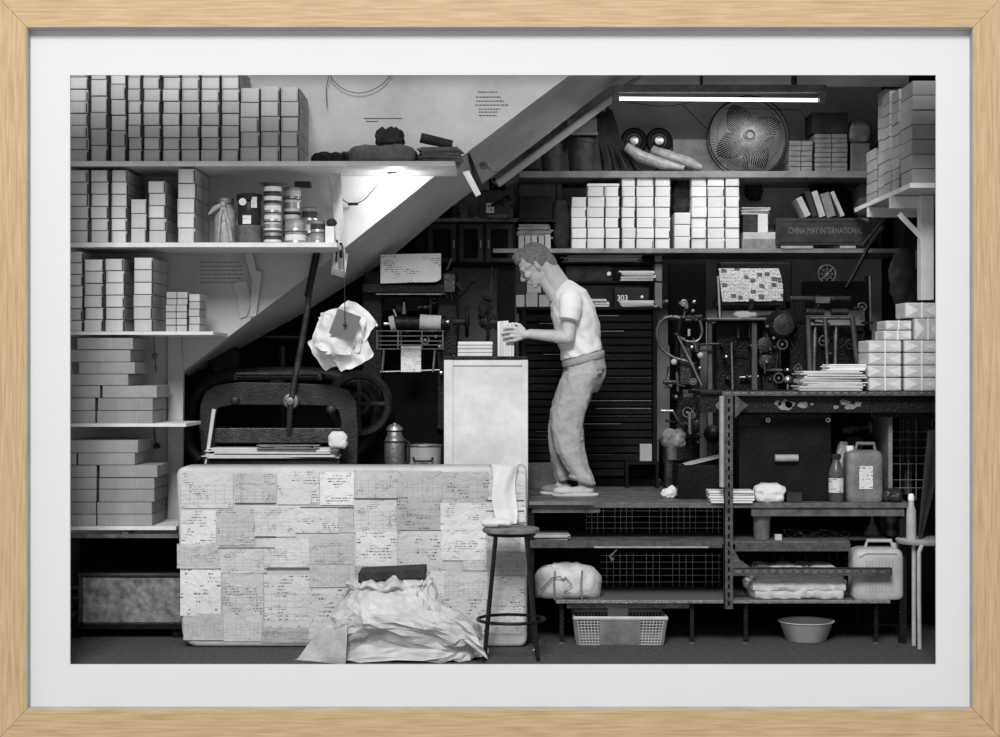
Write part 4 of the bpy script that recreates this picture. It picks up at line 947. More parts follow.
can_jug('plastic_jerrycan','grey dirty jerrycan with a paper label on the platform by the chest',847,884,443,503,.52,.16,zp,plastG,lab=(.33,.7,.22,.6),cap=(.15,))
def bottle(name,label,cx,y0,y1,r,Y,zb,m,capm=None,neck=.3):
    x=X(cx,Y); h=(y1-y0)*(D+Y)/F; rr=r*(D+Y)/F; t=thing(name,label,'bottle',(x,Y+rr,zb))
    obj('bottle_body',B().lathe([(rr*.9,0),(rr,.006),(rr,h*.6),(rr*.9,h*.68),(rr*neck*1.1,h*.82),(rr*neck,h*.85),(rr*neck,h*.93)],(x,Y+rr,zb)),m,t,smooth=True)
    obj('cap',B().lathe([(rr*neck*1.25,h*.9),(rr*neck*1.3,h*.91),(rr*neck*1.3,h*.99),(rr*neck*1.1,h)],(x,Y+rr,zb)),capm or plastD,t,smooth=True)
    obj('label',B().lathe([(rr*1.01,h*.2),(rr*1.01,h*.5)],(x,Y+rr,zb)),labelM if R()<.5 else tinD,t,smooth=True)
bottle('glass_bottle','dark bottle left of the labelled jerrycan on the platform',837.5,455,503,7.5,.5,zp,mat('bottle_glass',80,.2,0,.5,18),plastD,.5)
lump('plastic_bag_wad','pale plastic bag wad between bottle and jerrycan','bag',838,850,446,503,.72,.05,glassy,.01,30,22,zb=zp)
t=thing('bulb_horn','metal flask lying on its side behind the jerrycan','flask',P(850,428,.8)); obj('flask_body',B().tube([P(842,430,.8),P(851,429,.8),P(860,428,.8),P(868,427,.8)],[.03,.035,.015,.012],12),ironL,t,smooth=True); obj('rim',B().ring(P(870,427,.8),.035,.007,'X'),steelD,t); obj('support_block',B().box(X(846,.8),X(862,.8),.78,.86,zp,Z(437,.8)),iron,t)
b=sheets(X(708,FY),X(755,FY),FY-.02,.18,zp+.001,5,.075,paper,9,.004,.03); tag(obj('white_paper_stack',b,paper),'white paper stack at the platform edge behind the rack post','papers')
o,_=lump('rolled_rag','rolled white rag on the platform in front of the black chest','rag',757,785,482.5,500,.47,.12,clothW,.016,26,2,zb=zp)
bx('small_dark_box','small dark box beside the rolled white rag','box',787,802,490,500,.48,.08,kraft,zb=zp)
lump('scrap_pile','small scrap heap at the right end of the platform','scrap',885,902,490,502,.5,.12,ironL,.014,40,33,zb=zp)
tag(obj('flat_case',B().box(X(883,.75),X(887,.75),.6,1.05,zp,ztop-.045),old),'tall narrow board standing right of the jerrycan','board')
# dark open crate on platform w/ paper
Yx=.75
t=thing('open_crate','black open crate on the platform left of the rack post','crate',(X(700,Yx),1.0,zp))
a,c=X(680,Yx),X(722,Yx); z1=Z(465,Yx)
obj('crate_side',B().box(a,c,Yx,Yx+.015,zp,z1),blackw,t,bevel=.002); obj('crate_side',B().box(a,c,1.3,1.315,zp,z1),blackw,t)
obj('crate_side',B().box(a-.012,a,Yx,1.315,zp,z1),blackw,t,bevel=.002); obj('crate_side',B().box(c,c+.012,Yx,1.315,zp,z1),blackw,t)
tag(obj('paper_sheet',B().sheet(lambda u,v:Vector((a+.04+.24*u,.82+.4*v,z1-.01+.06*u+.01*math.sin(v*5))),6,6,.003),paperG),'grey sheet lying across the open crate','paper')
tag(obj('crumpled_tissue',B().ball((X(669,.8),.82,zp+.03),.035,(1.2,1,.8),sub=3).ball((X(673,.8),.84,zp+.05),.022,sub=3).crumple(.012,50),paper),'small white crumpled tissue on the platform by the black crate','tissue')
bucket('tin_pot','tall narrow metal pot on a post behind the black crate','pot',672,446,460,6,1.0,steelD,Z(460,1.0))
tag(obj('pedestal',B().tube([(X(670,1.0),1.05,zp),(X(670,1.0),1.05,Z(460,1.0)-.001)],.027,10),ironL),'dark round post under the narrow metal pot','post')
lump('grey_cloth','grey cloth draped on the machine above the narrow pot','cloth',664,684,431,447,1.0,.12,plastG,.02,25,18)
# ------------------------------------------------------------------ under-shelf things right
bucket('small_keg','small pale lidded keg on the shelf under the platform','keg',763,515,540.5,9,.5,mat('keg',105,.6,0,.35,20),z54)
bx('tiny_box','tiny pale block beside the small keg','block',775,782,535,541,.48,.04,plast,zb=z54)
b=B(); random.seed(3)
for k in range(10):
    cx=U(795,850); r_=U(4,10); a0=U(0,6)
    pts=[P(cx+r_*math.cos(a0+i*.35)*1.3,max(528,min(539.5,538-abs(r_*math.sin(a0*.5+i*.3)))),.6+.02*math.sin(i)+k*.01) for i in range(12)]
    for p in pts: p.z=max(p.z,z54+.006)
    b.tube(pts,.0025,4)
tag(obj('wire_tangle',b,ironL),'tangle of thin wire on the shelf under the platform','wire')
t=thing('funnel_flask','squat flask with a slim neck on the shelf under the platform','flask',(X(874,.75),.80,z54)); obj('flask_body',B().lathe([(.05,0),(.055,.008),(.045,.03),(.02,.07),(.008,.1),(.006,.125)],(X(874,.75),.80,z54)),plastG,t,smooth=True)
bx('brown_jar_block','dark jar shaped block beside the squat flask','jar',881,889,513,540.5,.8,.06,kraft,zb=z54,bev=.012)
bottle('plastic_bottle','short grey bottle right of the squat flask',893,513,540.5,5.5,.74,z54,plastG,plastD,.6)
# right near table / stool
t=thing('white_stool','white topped stool with pale legs at the far right edge','stool',(X(921,.3),.35,0))
Yw=.3; zt=Z(541,Yw)
obj('seat',B().lathe([(.02,-.03),(.17,-.03),(.18,-.02),(.185,-.005),(.17,0),(.02,0)],(X(934,Yw),Yw+.17,zt),seg=36),plast,t,smooth=True)
for pts in ([(922,545,.3),(919,552,.3),(919,600,.3),(919.5,641,.3)],[(914,545,.40),(914,560,.41),(914,630,.42)],[(946,545,.5),(948,630,.6)]):
    p=[P(*q_) for q_ in pts]; p[-1].z=.0; obj('leg',B().tube(p,.013,8),plast,t,smooth=True)
t=thing('spray_bottle','tall thin white bottle standing on the white stool','bottle',(X(912,.4),.42,zt)); x=X(912,.4)
obj('bottle_body',B().lathe([(.028,0),(.03,.005),(.028,.17),(.018,.2),(.016,.23)],(x,.42,zt)),plast,t,smooth=True); obj('cap',B().lathe([(.019,.23),(.019,.255),(.012,.27)],(x,.42,zt)),white,t,smooth=True)
t=thing('folded_umbrella','folded dark umbrella leaning at the right edge','umbrella',(X(922,.4),.45,zt)); a=P(920,541,.42); a.z=zt+.001; c=P(938,430,.6)
b=B(); n=18; rings=[]
for v in (0,.08,.3,.7,1):
    p=a.lerp(c,v); rr=.010+.05*v**.8; rings.append([p+Vector((math.cos(k*math.pi/n)*rr*(1 if k%2 else .72),math.sin(k*math.pi/n)*rr*(1 if k%2 else .72),0)) for k in range(2*n)])
b.loft(rings); obj('canopy',b,kraft,t); obj('tip',B().tube([a-Vector((.0,0,0)),a.lerp(c,.06)],.006),steelD,t)
can_jug('white_jerrycan','large white ribbed jerrycan standing on the low bench',853,905,543,602.5,.46,.2,zbn,plast,ribs=True,cap=(.88,))
# bag & cloths on bench
def bag():
    Y=FY; t=thing('duffel_bag','white tied duffel bag on the left end of the low bench','bag',(X(568,Y),.55,zbn))
    a,c=X(537,Y),X(600,Y); h=Z(567,Y)-zbn; b=B(); rings=[]
    for i in range(21):
        u=-1+2*i/20; f=(1-abs(u)**3.2)**.5 if abs(u)<1 else .0; f=max(f,.25); r=[]
        for k in range(32):
            tt=2*math.pi*k/32; yy=math.copysign(abs(math.cos(tt))**.7,math.cos(tt)); zz=math.copysign(abs(math.sin(tt))**.7,math.sin(tt))
            r.append(Vector(((a+c)/2+u*(c-a)/2,Y+.13+yy*.12*f,zbn+h*.5+zz*h*.5*(f if zz>0 else 1))))
        rings.append(r)
    b.loft(rings); b.m.normal_update(); b.crumple(.016,11,4); b.m.normal_update(); b.crumple(.006,32,8)
    for v in b.m.verts: v.co.z=max(v.co.z,zbn)
    obj('bag_body',b,mat('bag_canvas',190,.9,0,.25,14,.7,35),t,smooth=True)
    b=B()
    for xx in (555,582): b.tube([P(xx,600,Y-.008),P(xx-1,585,Y-.018),P(xx,572,Y+.01),P(xx,568,Y+.08)],.006,6)
    b.tube([P(541,590,Y),P(552,578,Y-.02),P(564,576,Y-.022),P(572,584,Y-.025),P(564,590,Y-.022),P(575,595,Y-.02),P(582,590,Y-.018)],.004,6)
    obj('tie_cord',b,plastG,t,smooth=True)
    obj('knot',B().ball(P(554,567,Y+.06),.016).ball(P(563,577,Y-.018),.014),clothW,t)
bag()
t=thing('folded_cloth_bundle','bundle of folded white sheets tied on the low bench behind the rail','cloth',(X(798,FY),.6,zbn))
random.seed(77); z=zbn
for k,(x0,x1,h_) in enumerate([(754,846,.055),(752,848,.05),(755,845,.04),(760,838,.045)]):
    b=B(); n=30
    def fn(u,v,k=k):
        tt=2*math.pi*v; e=.4; return Vector((0,0,0))
    rings=[]
    for i in range(31):
        u=i/30; f=1 if .03<u<.97 else .6; r=[]
        for q_ in range(20):
            tt=2*math.pi*q_/20; r.append(Vector((X(x0,FY)+(X(x1,FY)-X(x0,FY))*u,FY+.2+math.copysign(abs(math.cos(tt))**.5,math.cos(tt))*.17*f,z+h_/2+math.copysign(abs(math.sin(tt))**.6,math.sin(tt))*h_/2*f)))
        rings.append(r)
    b.loft(rings); b.m.normal_update(); b.crumple(.016,10,k*7); b.m.normal_update(); b.crumple(.007,28,k)
    for v in b.m.verts: v.co.z=max(v.co.z,z if k==0 else z-.01)
    obj('folded_sheet',b,clothW if k%2 else sheetm,t,smooth=True); z+=h_*.93
obj('top_board',B().box(X(760,FY),X(832,FY),FY+.06,FY+.32,z,z+.012),old,t)
# basket and basin
t=thing('plastic_basket','white plastic mesh basket on the ground under the low bench','basket',(X(620,.5),.6,0))
Yk=.42; a,c=X(574,Yk),X(667,Yk); zt=Z(619,Yk); z0=.0
def bask(u,z): return 0
b=B()
def wall(p0,p1,q0,q1,n,mm):  # grid wall between bottom edge p0-p1 and top edge q0-q1
    for i in range(n+1):
        u=i/n; b.tube([p0.lerp(p1,u),q0.lerp(q1,u)],.003,4)
    for j in range(mm+1):
        v=j/mm; b.tube([p0.lerp(q0,v),p1.lerp(q1,v)],.003,4)
bl=[Vector((a+.02,Yk+.02,.004)),Vector((c-.02,Yk+.02,.004)),Vector((c-.02,Yk+.3,.004)),Vector((a+.02,Yk+.3,.004))]
tl=[Vector((a,Yk,zt)),Vector((c,Yk,zt)),Vector((c,Yk+.33,zt)),Vector((a,Yk+.33,zt))]
for i in range(4): wall(bl[i],bl[(i+1)%4],tl[i],tl[(i+1)%4],28 if i%2==0 else 16,9)
obj('mesh_walls',b,plast,t)
b=B(); pp=lambda u,v:bl[0].lerp(bl[1],u).lerp(tl[0].lerp(tl[1],u),v)
for u0,u1 in ((.0,.03),(.97,1),(.27,.72)):
    q4=[pp(u0,0),pp(u1,0),pp(u1,1),pp(u0,1)]
    vs=[b.m.verts.new(p+Vector((0,-.005,0))) for p in q4]+[b.m.verts.new(p+Vector((0,.004,0))) for p in q4]
    for f in ((0,1,2,3),(7,6,5,4),(0,4,5,1),(1,5,6,2),(2,6,7,3),(3,7,4,0)): b.m.faces.new([vs[i] for i in f])
obj('solid_panel',b,plastG,t)
obj('rim',B().tube([p+Vector((0,0,.004)) for p in tl],.012,8,closed=True),plast,t,smooth=True)
obj('floor_plate',B().box(a+.02,c-.02,Yk+.02,Yk+.3,0,.006),plast,t)
bx('folded_paper','white folded paper standing up inside the plastic basket','paper',608,628,612,648,.55,.04,paper,zb=.008)
x=X(812,.42); rr=28*10.5/F
tag(obj('wash_basin',B().lathe([(rr*.68,0),(rr*.72,.004),(rr*.95,.11),(rr*1.02,.118),(rr*1.02,.122),(rr*.93,.118),(rr*.7,.012),(.01,.01)],(x,.62,0),seg=40),mat('basin_plastic',200,.5,0,.12),smooth=True),'round white wash basin on the ground under the low bench','basin')
# thin planks under platform left
tag(obj('stacked_sheets',sheets(X(532,.55),X(570,.55),.5,.3,z54+.001,4,.03,paperG,4,.01,.05),paperG),'few grey sheets lying at the left end of the lower shelf','papers')
tag(obj('loose_scrap',B().pprism([(529,652),(536,648),(538,653),(531,654)],.25,.004),paper),'tiny white scrap on the asphalt beside the stool leg','scrap')
tag(obj('hook_tool',B().pt([(613,560,.6),(610,556,.6),(617,549.5,.6)],[.012,.008,.003],8),shelfm),'small pale hook hanging under the lower shelf','hook')
# ------------------------------------------------------------------ wrapped parcels & papers on rack top
def wrap(x0,x1,z0,z1,Y,d,label,grp='white wrapped parcels on the rack top'):
    t=thing('wrapped_parcel',label,'parcel',((x0+x1)/2,Y+d/2,z0),grp)
    obj('parcel_body',B().box(x0+.002,x1-.002,Y,Y+d,z0+.0004,z1-.003),wrapw,t,bevel=.008)
    cx,cz=(x0+x1)/2,(z0+z1)/2; b=B()
    b.prism([(x0+.01,z0+.008),(cx-.02,cz),(x0+.01,z1-.01)],Y-.002,Y+.002).prism([(x1-.01,z0+.008),(cx+.02,cz),(x1-.01,z1-.01)],Y-.002,Y+.002)
    obj('folded_flap',b,paper,t); obj('string',B().box(cx-.003,cx+.003,Y-.004,Y,z0,z1),white,t)
Yv=.46
S=(D+Yv)/F
rows=[(377.5,391),(365,377.5),(352.5,365),(340,352.5)]
z=ztop
for i,(y0,y1) in enumerate(rows):
    h=(y1-y0)*S
    wrap(X(868+U(-.5,.5),Yv),X(902,Yv),z,z+h,Yv,.3,f"white wrapped parcel, {ORD[i] if i<3 else 'fourth from bottom'}, left column on the rack top")
    if i<3 or True: wrap(X(903.5,Yv),X(940,Yv),z,z+h,Yv,.3,f"white wrapped parcel, {ORD[i]}, right column on the rack top")
    z+=h
wrap(X(884,Yv),X(913,Yv),z,z+20*S/2,Yv+.02,.25,'small white wrapped parcel lying on the left column, lower of two')
wrap(X(886,Yv),X(913,Yv),z+20*S/2,z+20*S,Yv+.02,.25,'small white wrapped parcel lying on the left column, upper of two')
wrap(X(914,Yv),X(942,Yv),z,z+22*S,Yv,.28,'large white parcel on the right column, lower of two')
wrap(X(906,Yv),X(940,Yv),z+22*S,z+38*S,Yv+.03,.26,'large white parcel on the right column, upper of two')
b=sheets(X(801,.46),X(866,.46),.46,.3,ztop+.001,16,.12,paper,13,.02,.05); tag(obj('document_pile',b,paper),'wide untidy pile of white papers on the rack top','papers')
b=sheets(X(828,.48),X(868,.48),.5,.22,ztop+.122,4,.04,paper,14,.006,.04); tag(obj('document_pile',b,mat('paper_bright',235,.7)),'smaller neat pile of papers on the wide untidy pile','papers')
b=sheets(X(884,.5),X(927,.5),.52,.2,Z(412,.5),6,.07,paper,15,.006,.03); o=obj('folded_newspapers',b,paperG); tag(o,'folded papers on a ledge just under the rack top at right','papers')
tag(obj('ledge',B().box(X(870,.5),RX-.02,.5,.95,Z(412,.5)-.03,Z(412,.5)-.001),iron),'dark ledge under the folded papers at right','ledge')
# ------------------------------------------------------------------ type case cabinet behind the man
Yd=1.9
t=thing('type_case_cabinet','black cabinet of many thin type drawers behind the man','cabinet',(X(590,Yd),2.15,zp)); zt=Z(310,Yd)
obj('cabinet_body',B().box(X(520,Yd),X(657,Yd),Yd+.02,2.6,zp+.0,zt),vid,t,bevel=.004)
obj('cabinet_top',B().box(X(518,Yd),X(660,Yd),Yd-.02,2.62,zt,zt+.022),blackw,t,bevel=.004)
random.seed(8); n=21; hz=(zt-zp-.1)/n
for k in range(n):
    z0=zp+.07+k*hz; 
    o=obj('drawer',B().box(X(526,Yd),X(652,Yd),Yd-.006+U(-.008,.004),Yd+.03,z0+.003,z0+hz-.006),blackw,t,bevel=.003)
    if R()<.75: a=U(527,600); obj('drawer_highlight',B().box(X(a,Yd),X(min(651,a+U(20,90)),Yd),Yd-.02,Yd-.012,z0+hz-.012,z0+hz-.007),steelD if R()<.35 else ironL,o)  # edge highlights of the drawers, laid on as paler metal strips
obj('side_stile',B().box(X(653,Yd),X(657,Yd),Yd-.01,Yd+.02,zp,zt).box(X(522,Yd),X(526,Yd),Yd-.01,Yd+.02,zp,zt),blackw,t)
zc2=zt+.0225
bx('carton_small','pale little box in a ledge gap at the right of the type drawers','box',640,652,444,461,1.78,.06,carton,zb=Z(461,1.8))
tag(obj('step_ledge',B().box(X(625,1.8),X(658,1.8),1.74,1.88,Z(461,1.8)-.02,Z(461,1.8)-.0005).box(X(655,1.8),X(658,1.8),1.74,1.88,zp,Z(461,1.8)-.02).box(X(625,1.8),X(628,1.8),1.74,1.88,zp,Z(461,1.8)-.02),blackw),'dark ledge before the lowest type drawers','ledge')
bx('slat_pack','pack of flat slats lying behind the white cabinet','slats',528,560,460,485,1.7,.1,woodM,zb=zp)
# shelving over it: dark pigeon holes
t=thing('pigeonhole_shelf','dark open shelving above the type drawers','shelf unit',(X(600,2.3),2.4,zc2))
obj('board',B().box(X(557,2.2),X(662,2.2),2.2,2.6,Z(281,2.2)-.012,Z(281,2.2)),blackw,t); obj('board',B().box(X(557,2.2),X(662,2.2),2.2,2.6,Z(262,2.2)-.012,Z(262,2.2)),blackw,t)
obj('side_board',B().box(X(655,2.2),X(662,2.2),2.2,2.6,zc2,zb2-.04),shelfd,t); obj('side_board',B().box(X(556,2.2),X(559,2.2),2.2,2.6,zc2,zb2-.04),blackw,t)
b=sheets(X(563,2.1),X(643,2.1),2.2,.3,Z(262,2.2)+.001,5,.045,paperG,17,.02,.03); tag(obj('paper_pile',b,paperG),'flat grey sheets just below the lower back shelf','papers')
bx('black_radio','black box with a round pale knob on the dark open shelving','box',566,612,266,281,2.22,.25,kraft,zb=Z(281,2.2)+.0005)
obj('round_knob',B().ball(P(609,274,2.21),.017),white,bpy.data.objects['black_radio'])
b=sheets(X(621,2.1),X(657,2.1),2.16,.3,Z(281,2.2)+.001,7,.07,paper,18,.015,.05); tag(obj('paper_pile',b,paper),'white paper pile on the dark open shelving, upper right','papers')
t=thing('counter_box','black box with the white digits 303 above the type drawers','counter',(X(632,2.1),2.2,zc2))
obj('box_body',B().box(X(615,2.1),X(649,2.1),2.12,2.35,zc2,zc2+20*12.1/F),plastD,t,bevel=.004)
text('digits','303',P(622.5,298,2.116),.052,white,t); obj('indicator',B().ball(P(642,297,2.115),.011),white,t)
b=sheets(X(620,1.95),X(657,1.95),1.96,.14,zc2+.001,5,.045,paper,19,.015,.06); tag(obj('paper_pile',b,paper),'low white paper pile in front of the black counter box','papers')
b=sheets(X(592,2.0),X(608,2.0),2.0,.2,zc2+.001,3,.06,paper,20,.01,.06); tag(obj('paper_pile',b,paper),'white papers on the type cabinet behind the man\'s shoulder','papers')
for i,(a,c,y0) in enumerate([(516,524.5,297),(526,537.5,295),(539,549.5,297)]):
    bx('small_carton',f"{['left','middle','right'][i]} of three small pale boxes before the man's face",'box',a,c,y0,309,1.95,.12,carton,zb=zc2,grp='small boxes before the man\'s face')
bx('small_carton','small pale box on top of the three small boxes','box',527,541,285,295,1.96,.1,carton,zb=zc2+14*11.95/F+.001)
# boxes behind head at y 220-245
zsh=Z(245,2.05)
b=sheets(X(517,2.1),X(552,2.1),2.07,.25,zb2+.071,8,.10,paperG,23,.01,.05); tag(obj('paper_pile',b,old),'grey papers stacked behind the man\'s head','papers')
for i,a in enumerate([518.5,525,531.5,538.5,545]):
    bx('type_block',f"{['leftmost','second','middle','fourth','rightmost'][i]} of five little pale blocks above the man's head",'block',a,a+5.6,236-U(0,1.5),248.5,SY,.1,carton,zb=zb2,grp='pale blocks above the man\'s head')
bx('dark_drawer_box','dark open front box under the upper back shelf, left','box',519,552,196,219,SY,.3,blackw,zb=Z(219,SY),bev=.004)
tag(obj('wall_shelf',B().box(X(517,SY),X(556,SY),SY,BY,Z(219,SY)-.02,Z(219,SY)-.0005),blackw),'short dark shelf above the man\'s head','shelf')
lump('dark_cloth','dark mottled cloth hanging beside the first carton stack','cloth',554,569,200,248,2.15,.12,kraft,.016,18,25,zb=zb2)
# upper dark cabinet with doors
Yu=2.1
t=thing('wall_cupboard','dark wooden cupboard with panelled doors under the stairs','cupboard',(X(470,Yu),2.3,Z(265,Yu)))
obj('cupboard_body',B().pb(415,221,516,264,Yu+.02,.5),blackw,t,bevel=.004)
obj('cupboard_top',B().pb(405,218,520,221.5,Yu-.02,.55),woodD,t)
for a,c in ((428,456),(459,483),(486,513)):
    o=obj('door',B().pb(a,224,c,262,Yu,.02),mat('door_wood',48,.4,0,.5,5,.4,30),t,bevel=.003); obj('door_panel',B().pb(a+5,229,c-5,258,Yu-.006,.01),vid,o,bevel=.003)
    obj('door_handle',B().pt([(a+2.5 if a>480 else c-2.5,240,Yu-.02),(a+2.5 if a>480 else c-2.5,248,Yu-.02)],.008),steelD,o)
t=thing('switch_box','white socket plate on a black switch board above the cupboard','switch',(X(490,2.0),2.05,Z(218,2.0)))
obj('back_board',B().pb(479,190,513,218,2.02,.06),plastD,t,bevel=.004)
obj('socket_plate',B().pb(486,203,494,213,2.0,.02),plast,t,bevel=.002)
obj('socket_holes',B().lathe([(.001,-.003),(.006,-.003),(.006,.003)],P(488.5,206,2.0),'Y').lathe([(.001,-.003),(.006,-.003),(.006,.003)],P(491.5,210,2.0),'Y').lathe([(.001,-.003),(.006,-.003),(.006,.003)],P(491.5,205.5,2.0),'Y'),vid,t)
text('lettering','SWITCH',P(498,216.5,2.0),.03,plastG,t,width=18*12/F)
tag(obj('meter_box',B().pb(461,205,468,219,2.1,.1).pb(436,206,458,219,2.3,.2),ironL),'grey upright block on the cupboard top','block')
bx('white_slip','small white slip on the cupboard edge','paper',475,484,216,218,2.1,.03,paper,zb=Z(218,2.08)+.0005,bev=0)
b=B(); random.seed(6)
for k in range(7):
    b.pt([(488+U(-6,20),184+U(-6,4),1.95+U(0,.2)),(495+U(-8,20),194+U(-4,6),1.95+U(0,.2)),(500+U(-12,20),204+U(-6,4),2.0)],U(.006,.014),6)
tag(obj('cable_tangle',b,iron),'tangle of dark cables and pipes above the switch board','cables')
# plant / dark bits between press and face
b=B(); random.seed(12)
for k in range(26):
    p=P(487+U(-6,9),310+U(-14,18),2.0+U(0,.1)); b.ball(p,U(.015,.03),(1,.4,1.2),sub=1)
b.pt([(492,262,2.2),(490,300,2.05),(488,335,2.05),(488,478,2.05)],.012)
tag(obj('hanging_scraps',b,kraft),'dark cluster of scraps hanging by the narrow post','scraps')
tag(obj('narrow_post',B().box(X(497,2.2),X(515,2.2),2.2,2.3,0,Z(265,2.2)),blackw),'dark upright post left of the type drawers','post')
# ------------------------------------------------------------------ press B (wheel and rods) x 655-720
Y1=1.55
t=thing('treadle_press','black press with curved rods and bright round knobs beside the type drawers','press',(X(690,Y1),Y1+.2,zp))
obj('main_body',B().pb(676,340,700,483,Y1+.15,.45).pb(664,440,700,483,Y1+.1,.4),iron,t,bevel=.012)
obj('upper_frame',B().pb(672,262,706,345,Y1+.35,.3),vid,t,bevel=.01)
obj('curved_rod',B().pt([(680,318,Y1),(668,317,Y1),(659,324,Y1),(657,336,Y1),(662,349,Y1),(673,357,Y1),(686,361,Y1),(694,364,Y1)],.010,8),steelD,t,smooth=True)
obj('curved_rod',B().pt([(700,320,Y1),(702,333,Y1),(697,341,Y1),(686,341,Y1),(680,337,Y1)],.009,8),steelD,t,smooth=True)
obj('diagonal_rod',B().pt([(678,336,Y1-.02),(691,362,Y1-.03),(702,386,Y1-.03)],[.008,.01,.008],8),steelD,t,smooth=True)
for px_,py_,r_ in ((674,362,.022),(700.5,355.5,.022),(694,302,.014),(693,311,.014),(700,368,.014)): obj('round_knob',B().ball(P(px_,py_,Y1-.05),r_),steel if r_<.02 else plast,t,smooth=True)
obj('knob_shafts',B().pt([(674,362,Y1-.05),(676,366,Y1+.16)],.008).pt([(700.5,356,Y1-.05),(698,360,Y1+.16)],.008).pt([(694,302,Y1-.05),(694,302,Y1+.36)],.006).pt([(693,311,Y1-.05),(693,311,Y1+.36)],.006),ironL,t)
obj('cross_shaft',B().pt([(662,318,Y1+.05),(702,317,Y1+.05)],.016).pt([(680,318,Y1+.05),(676,360,Y1+.2)],.014),ironL,t)
obj('column',B().pb(680,345,692,385,Y1+.05,.1),ironL,t,bevel=.008)
obj('oil_glass',B().pt([(689,336,Y1-.02),(689,329,Y1-.02)],.012),steel,t,smooth=True)
obj('gear_box',B().pb(698,396,712,410,Y1-.4,.15).pb(683,390,694,398,Y1-.1,.1),ironL,t,bevel=.006)
obj('crank',B().pt([(661,411,1.3),(673,411,1.3)],[.012,.009]).pt([(673,411,1.3),(680,424,1.35),(700,424,1.6)],.006),steel,t,smooth=True)
obj('adjusting_screw',B().pt([(690,412,1.35),(690,432,1.35)],.015,6).pt([(690,432,1.35),(694,440,1.7)],.012),steelD,t)
obj('flange',B().lathe([(.02,-.05),(.035,-.03),(.06,0),(.06,.02)],P(713,434,1.5),'Y').tube([P(713,434,1.5),P(708,440,1.75)],.015),ironL,t,smooth=True)
obj('small_shafts',B().pt([(664,382,Y1),(676,382,Y1)],.014).pt([(668,386,Y1),(672,386,Y1)],.014).pt([(664,382,Y1),(680,384,Y1+.2)],.01),ironL,t)
glint_parts(t,666,300,700,400,Y1+.02,26,1)
glint_parts(t,664,400,700,445,Y1,12,2,.15)
tag(obj('paper_cone',B().sheet(lambda u,v:P(679+9*u,303+3*u+ (4*v-2)*(u+.2),1.8+.02*v),5,4,.003),paper),'small white paper cone on the dark machine','paper')
# press C with feed table and newspaper
Y2=1.7
t=thing('feed_table_press','black press with a round feed table on three grey posts','press',(X(740,Y2),Y2+.2,zp))
obj('feed_table',B().box(X(705,Y2),X(765,Y2),Y2-.1,Y2+.3,Z(318,Y2)-.02,Z(318,Y2)),steelD,t,bevel=.008)
for (a,c,y0) in ((708,712,322),(752,757,322)): obj('post',B().pprism([(a,y0),(c,y0),(c+1.5,480),(a,480)],Y2-.05,.05),mat('post_paint',84,.5,.2,.4,12),t,bevel=.004)
obj('centre_rod',B().pt([(731.5,342,Y2-.08),(735,478,Y2-.08)],[.008,.014]),steelD,t,smooth=True)
obj('machine_body',B().pb(716,322,762,480,Y2+.12,.4),iron,t,bevel=.01)
obj('side_housing',B().pb(762,315,779,480,Y2+.05,.5),iron,t,bevel=.01); obj('press_back',B().pb(720,262,792,310,Y2+.2,.2),iron,t,bevel=.01)
obj('paper_support',B().pb(716,300,782,305,Y2-.05,.1).pb(718,304,722,318,Y2-.02,.04).pb(776,304,780,318,Y2-.02,.04),iron,t)
obj('side_rod',B().pt([(718,276,Y2-.05),(720,318,Y2-.05)],.009),steel,t,smooth=True)
obj('motor_housing',B().lathe([(.03,-.08),(.07,-.07),(.10,-.02),(.10,.1)],P(782,325,Y2),'Y').lathe([(.02,-.03),(.05,-.02),(.05,.06)],P(764,345,Y2),'Y').lathe([(.02,-.03),(.05,-.02),(.05,.06)],P(766,362,Y2),'Y'),ironL,t,smooth=True)
obj('bright_knob',B().ball(P(788,380,1.2),.028).pt([(788,382,1.2),(788,392,1.2),(780,400,1.75)],.008),steel,t,smooth=True)
obj('grip',B().pb(749,299,754,310,Y2-.08,.03),iron,t,bevel=.004)
glint_parts(t,722,322,778,380,Y2+.02,18,3,.12)
glint_parts(t,760,318,790,400,Y2-.02,12,4,.1)
tag(obj('newspaper',B().sheet(lambda u,v:P(718.5+60*u+4*v+2*math.sin(v*3)*u,268.5+33.5*v-1*u*v,Y2+.05-.12*v+.008*math.sin(u*8)),16,12,.002),newsM,smooth=True),'newspaper with pictures propped above the feed table press','newspaper')
lump('white_rag','small white rag on the round feed table','rag',735,757,311.5,317.5,Y2-.05,.1,clothW,.008,35,41,zb=Z(318,Y2)+.001)
# press D
Y3=1.6
t=thing('proof_press','black press of upright bars and cylinders behind the paper pile','press',(X(830,Y3),Y3+.2,zp))
obj('back_plate',B().pb(804,281,872,310,Y3+.3,.1).pb(866,276,872,340,Y3+.25,.05),vid,t,bevel=.006)
obj('top_cylinder',B().tube([P(790,299,Y3),P(850,299,Y3)],.02,12),ironL,t,smooth=True)
for a,c in ((806,824),(831,848)): obj('roller',B().tube([P(a,312,Y3-.02),P(c,312,Y3-.02)],.022,14),ironL,t,smooth=True)
obj('lower_bar',B().tube([P(806,318,Y3),P(850,318,Y3)],.012,8).pb(816,297,830,303,Y3-.04,.04),steelD,t)
for a,b_ in ((808,811),(852,860)): obj('post',B().pt([(a,316,Y3),(b_,388,Y3),(b_,470,Y3)],.018,6),mat('post_paint',84),t)
obj('centre_rod',B().pt([(825,318,Y3-.05),(826,334,Y3-.05),(828,388,Y3-.05),(828,470,Y3-.05)],[.02,.012,.01,.01],8),steelD,t,smooth=True)
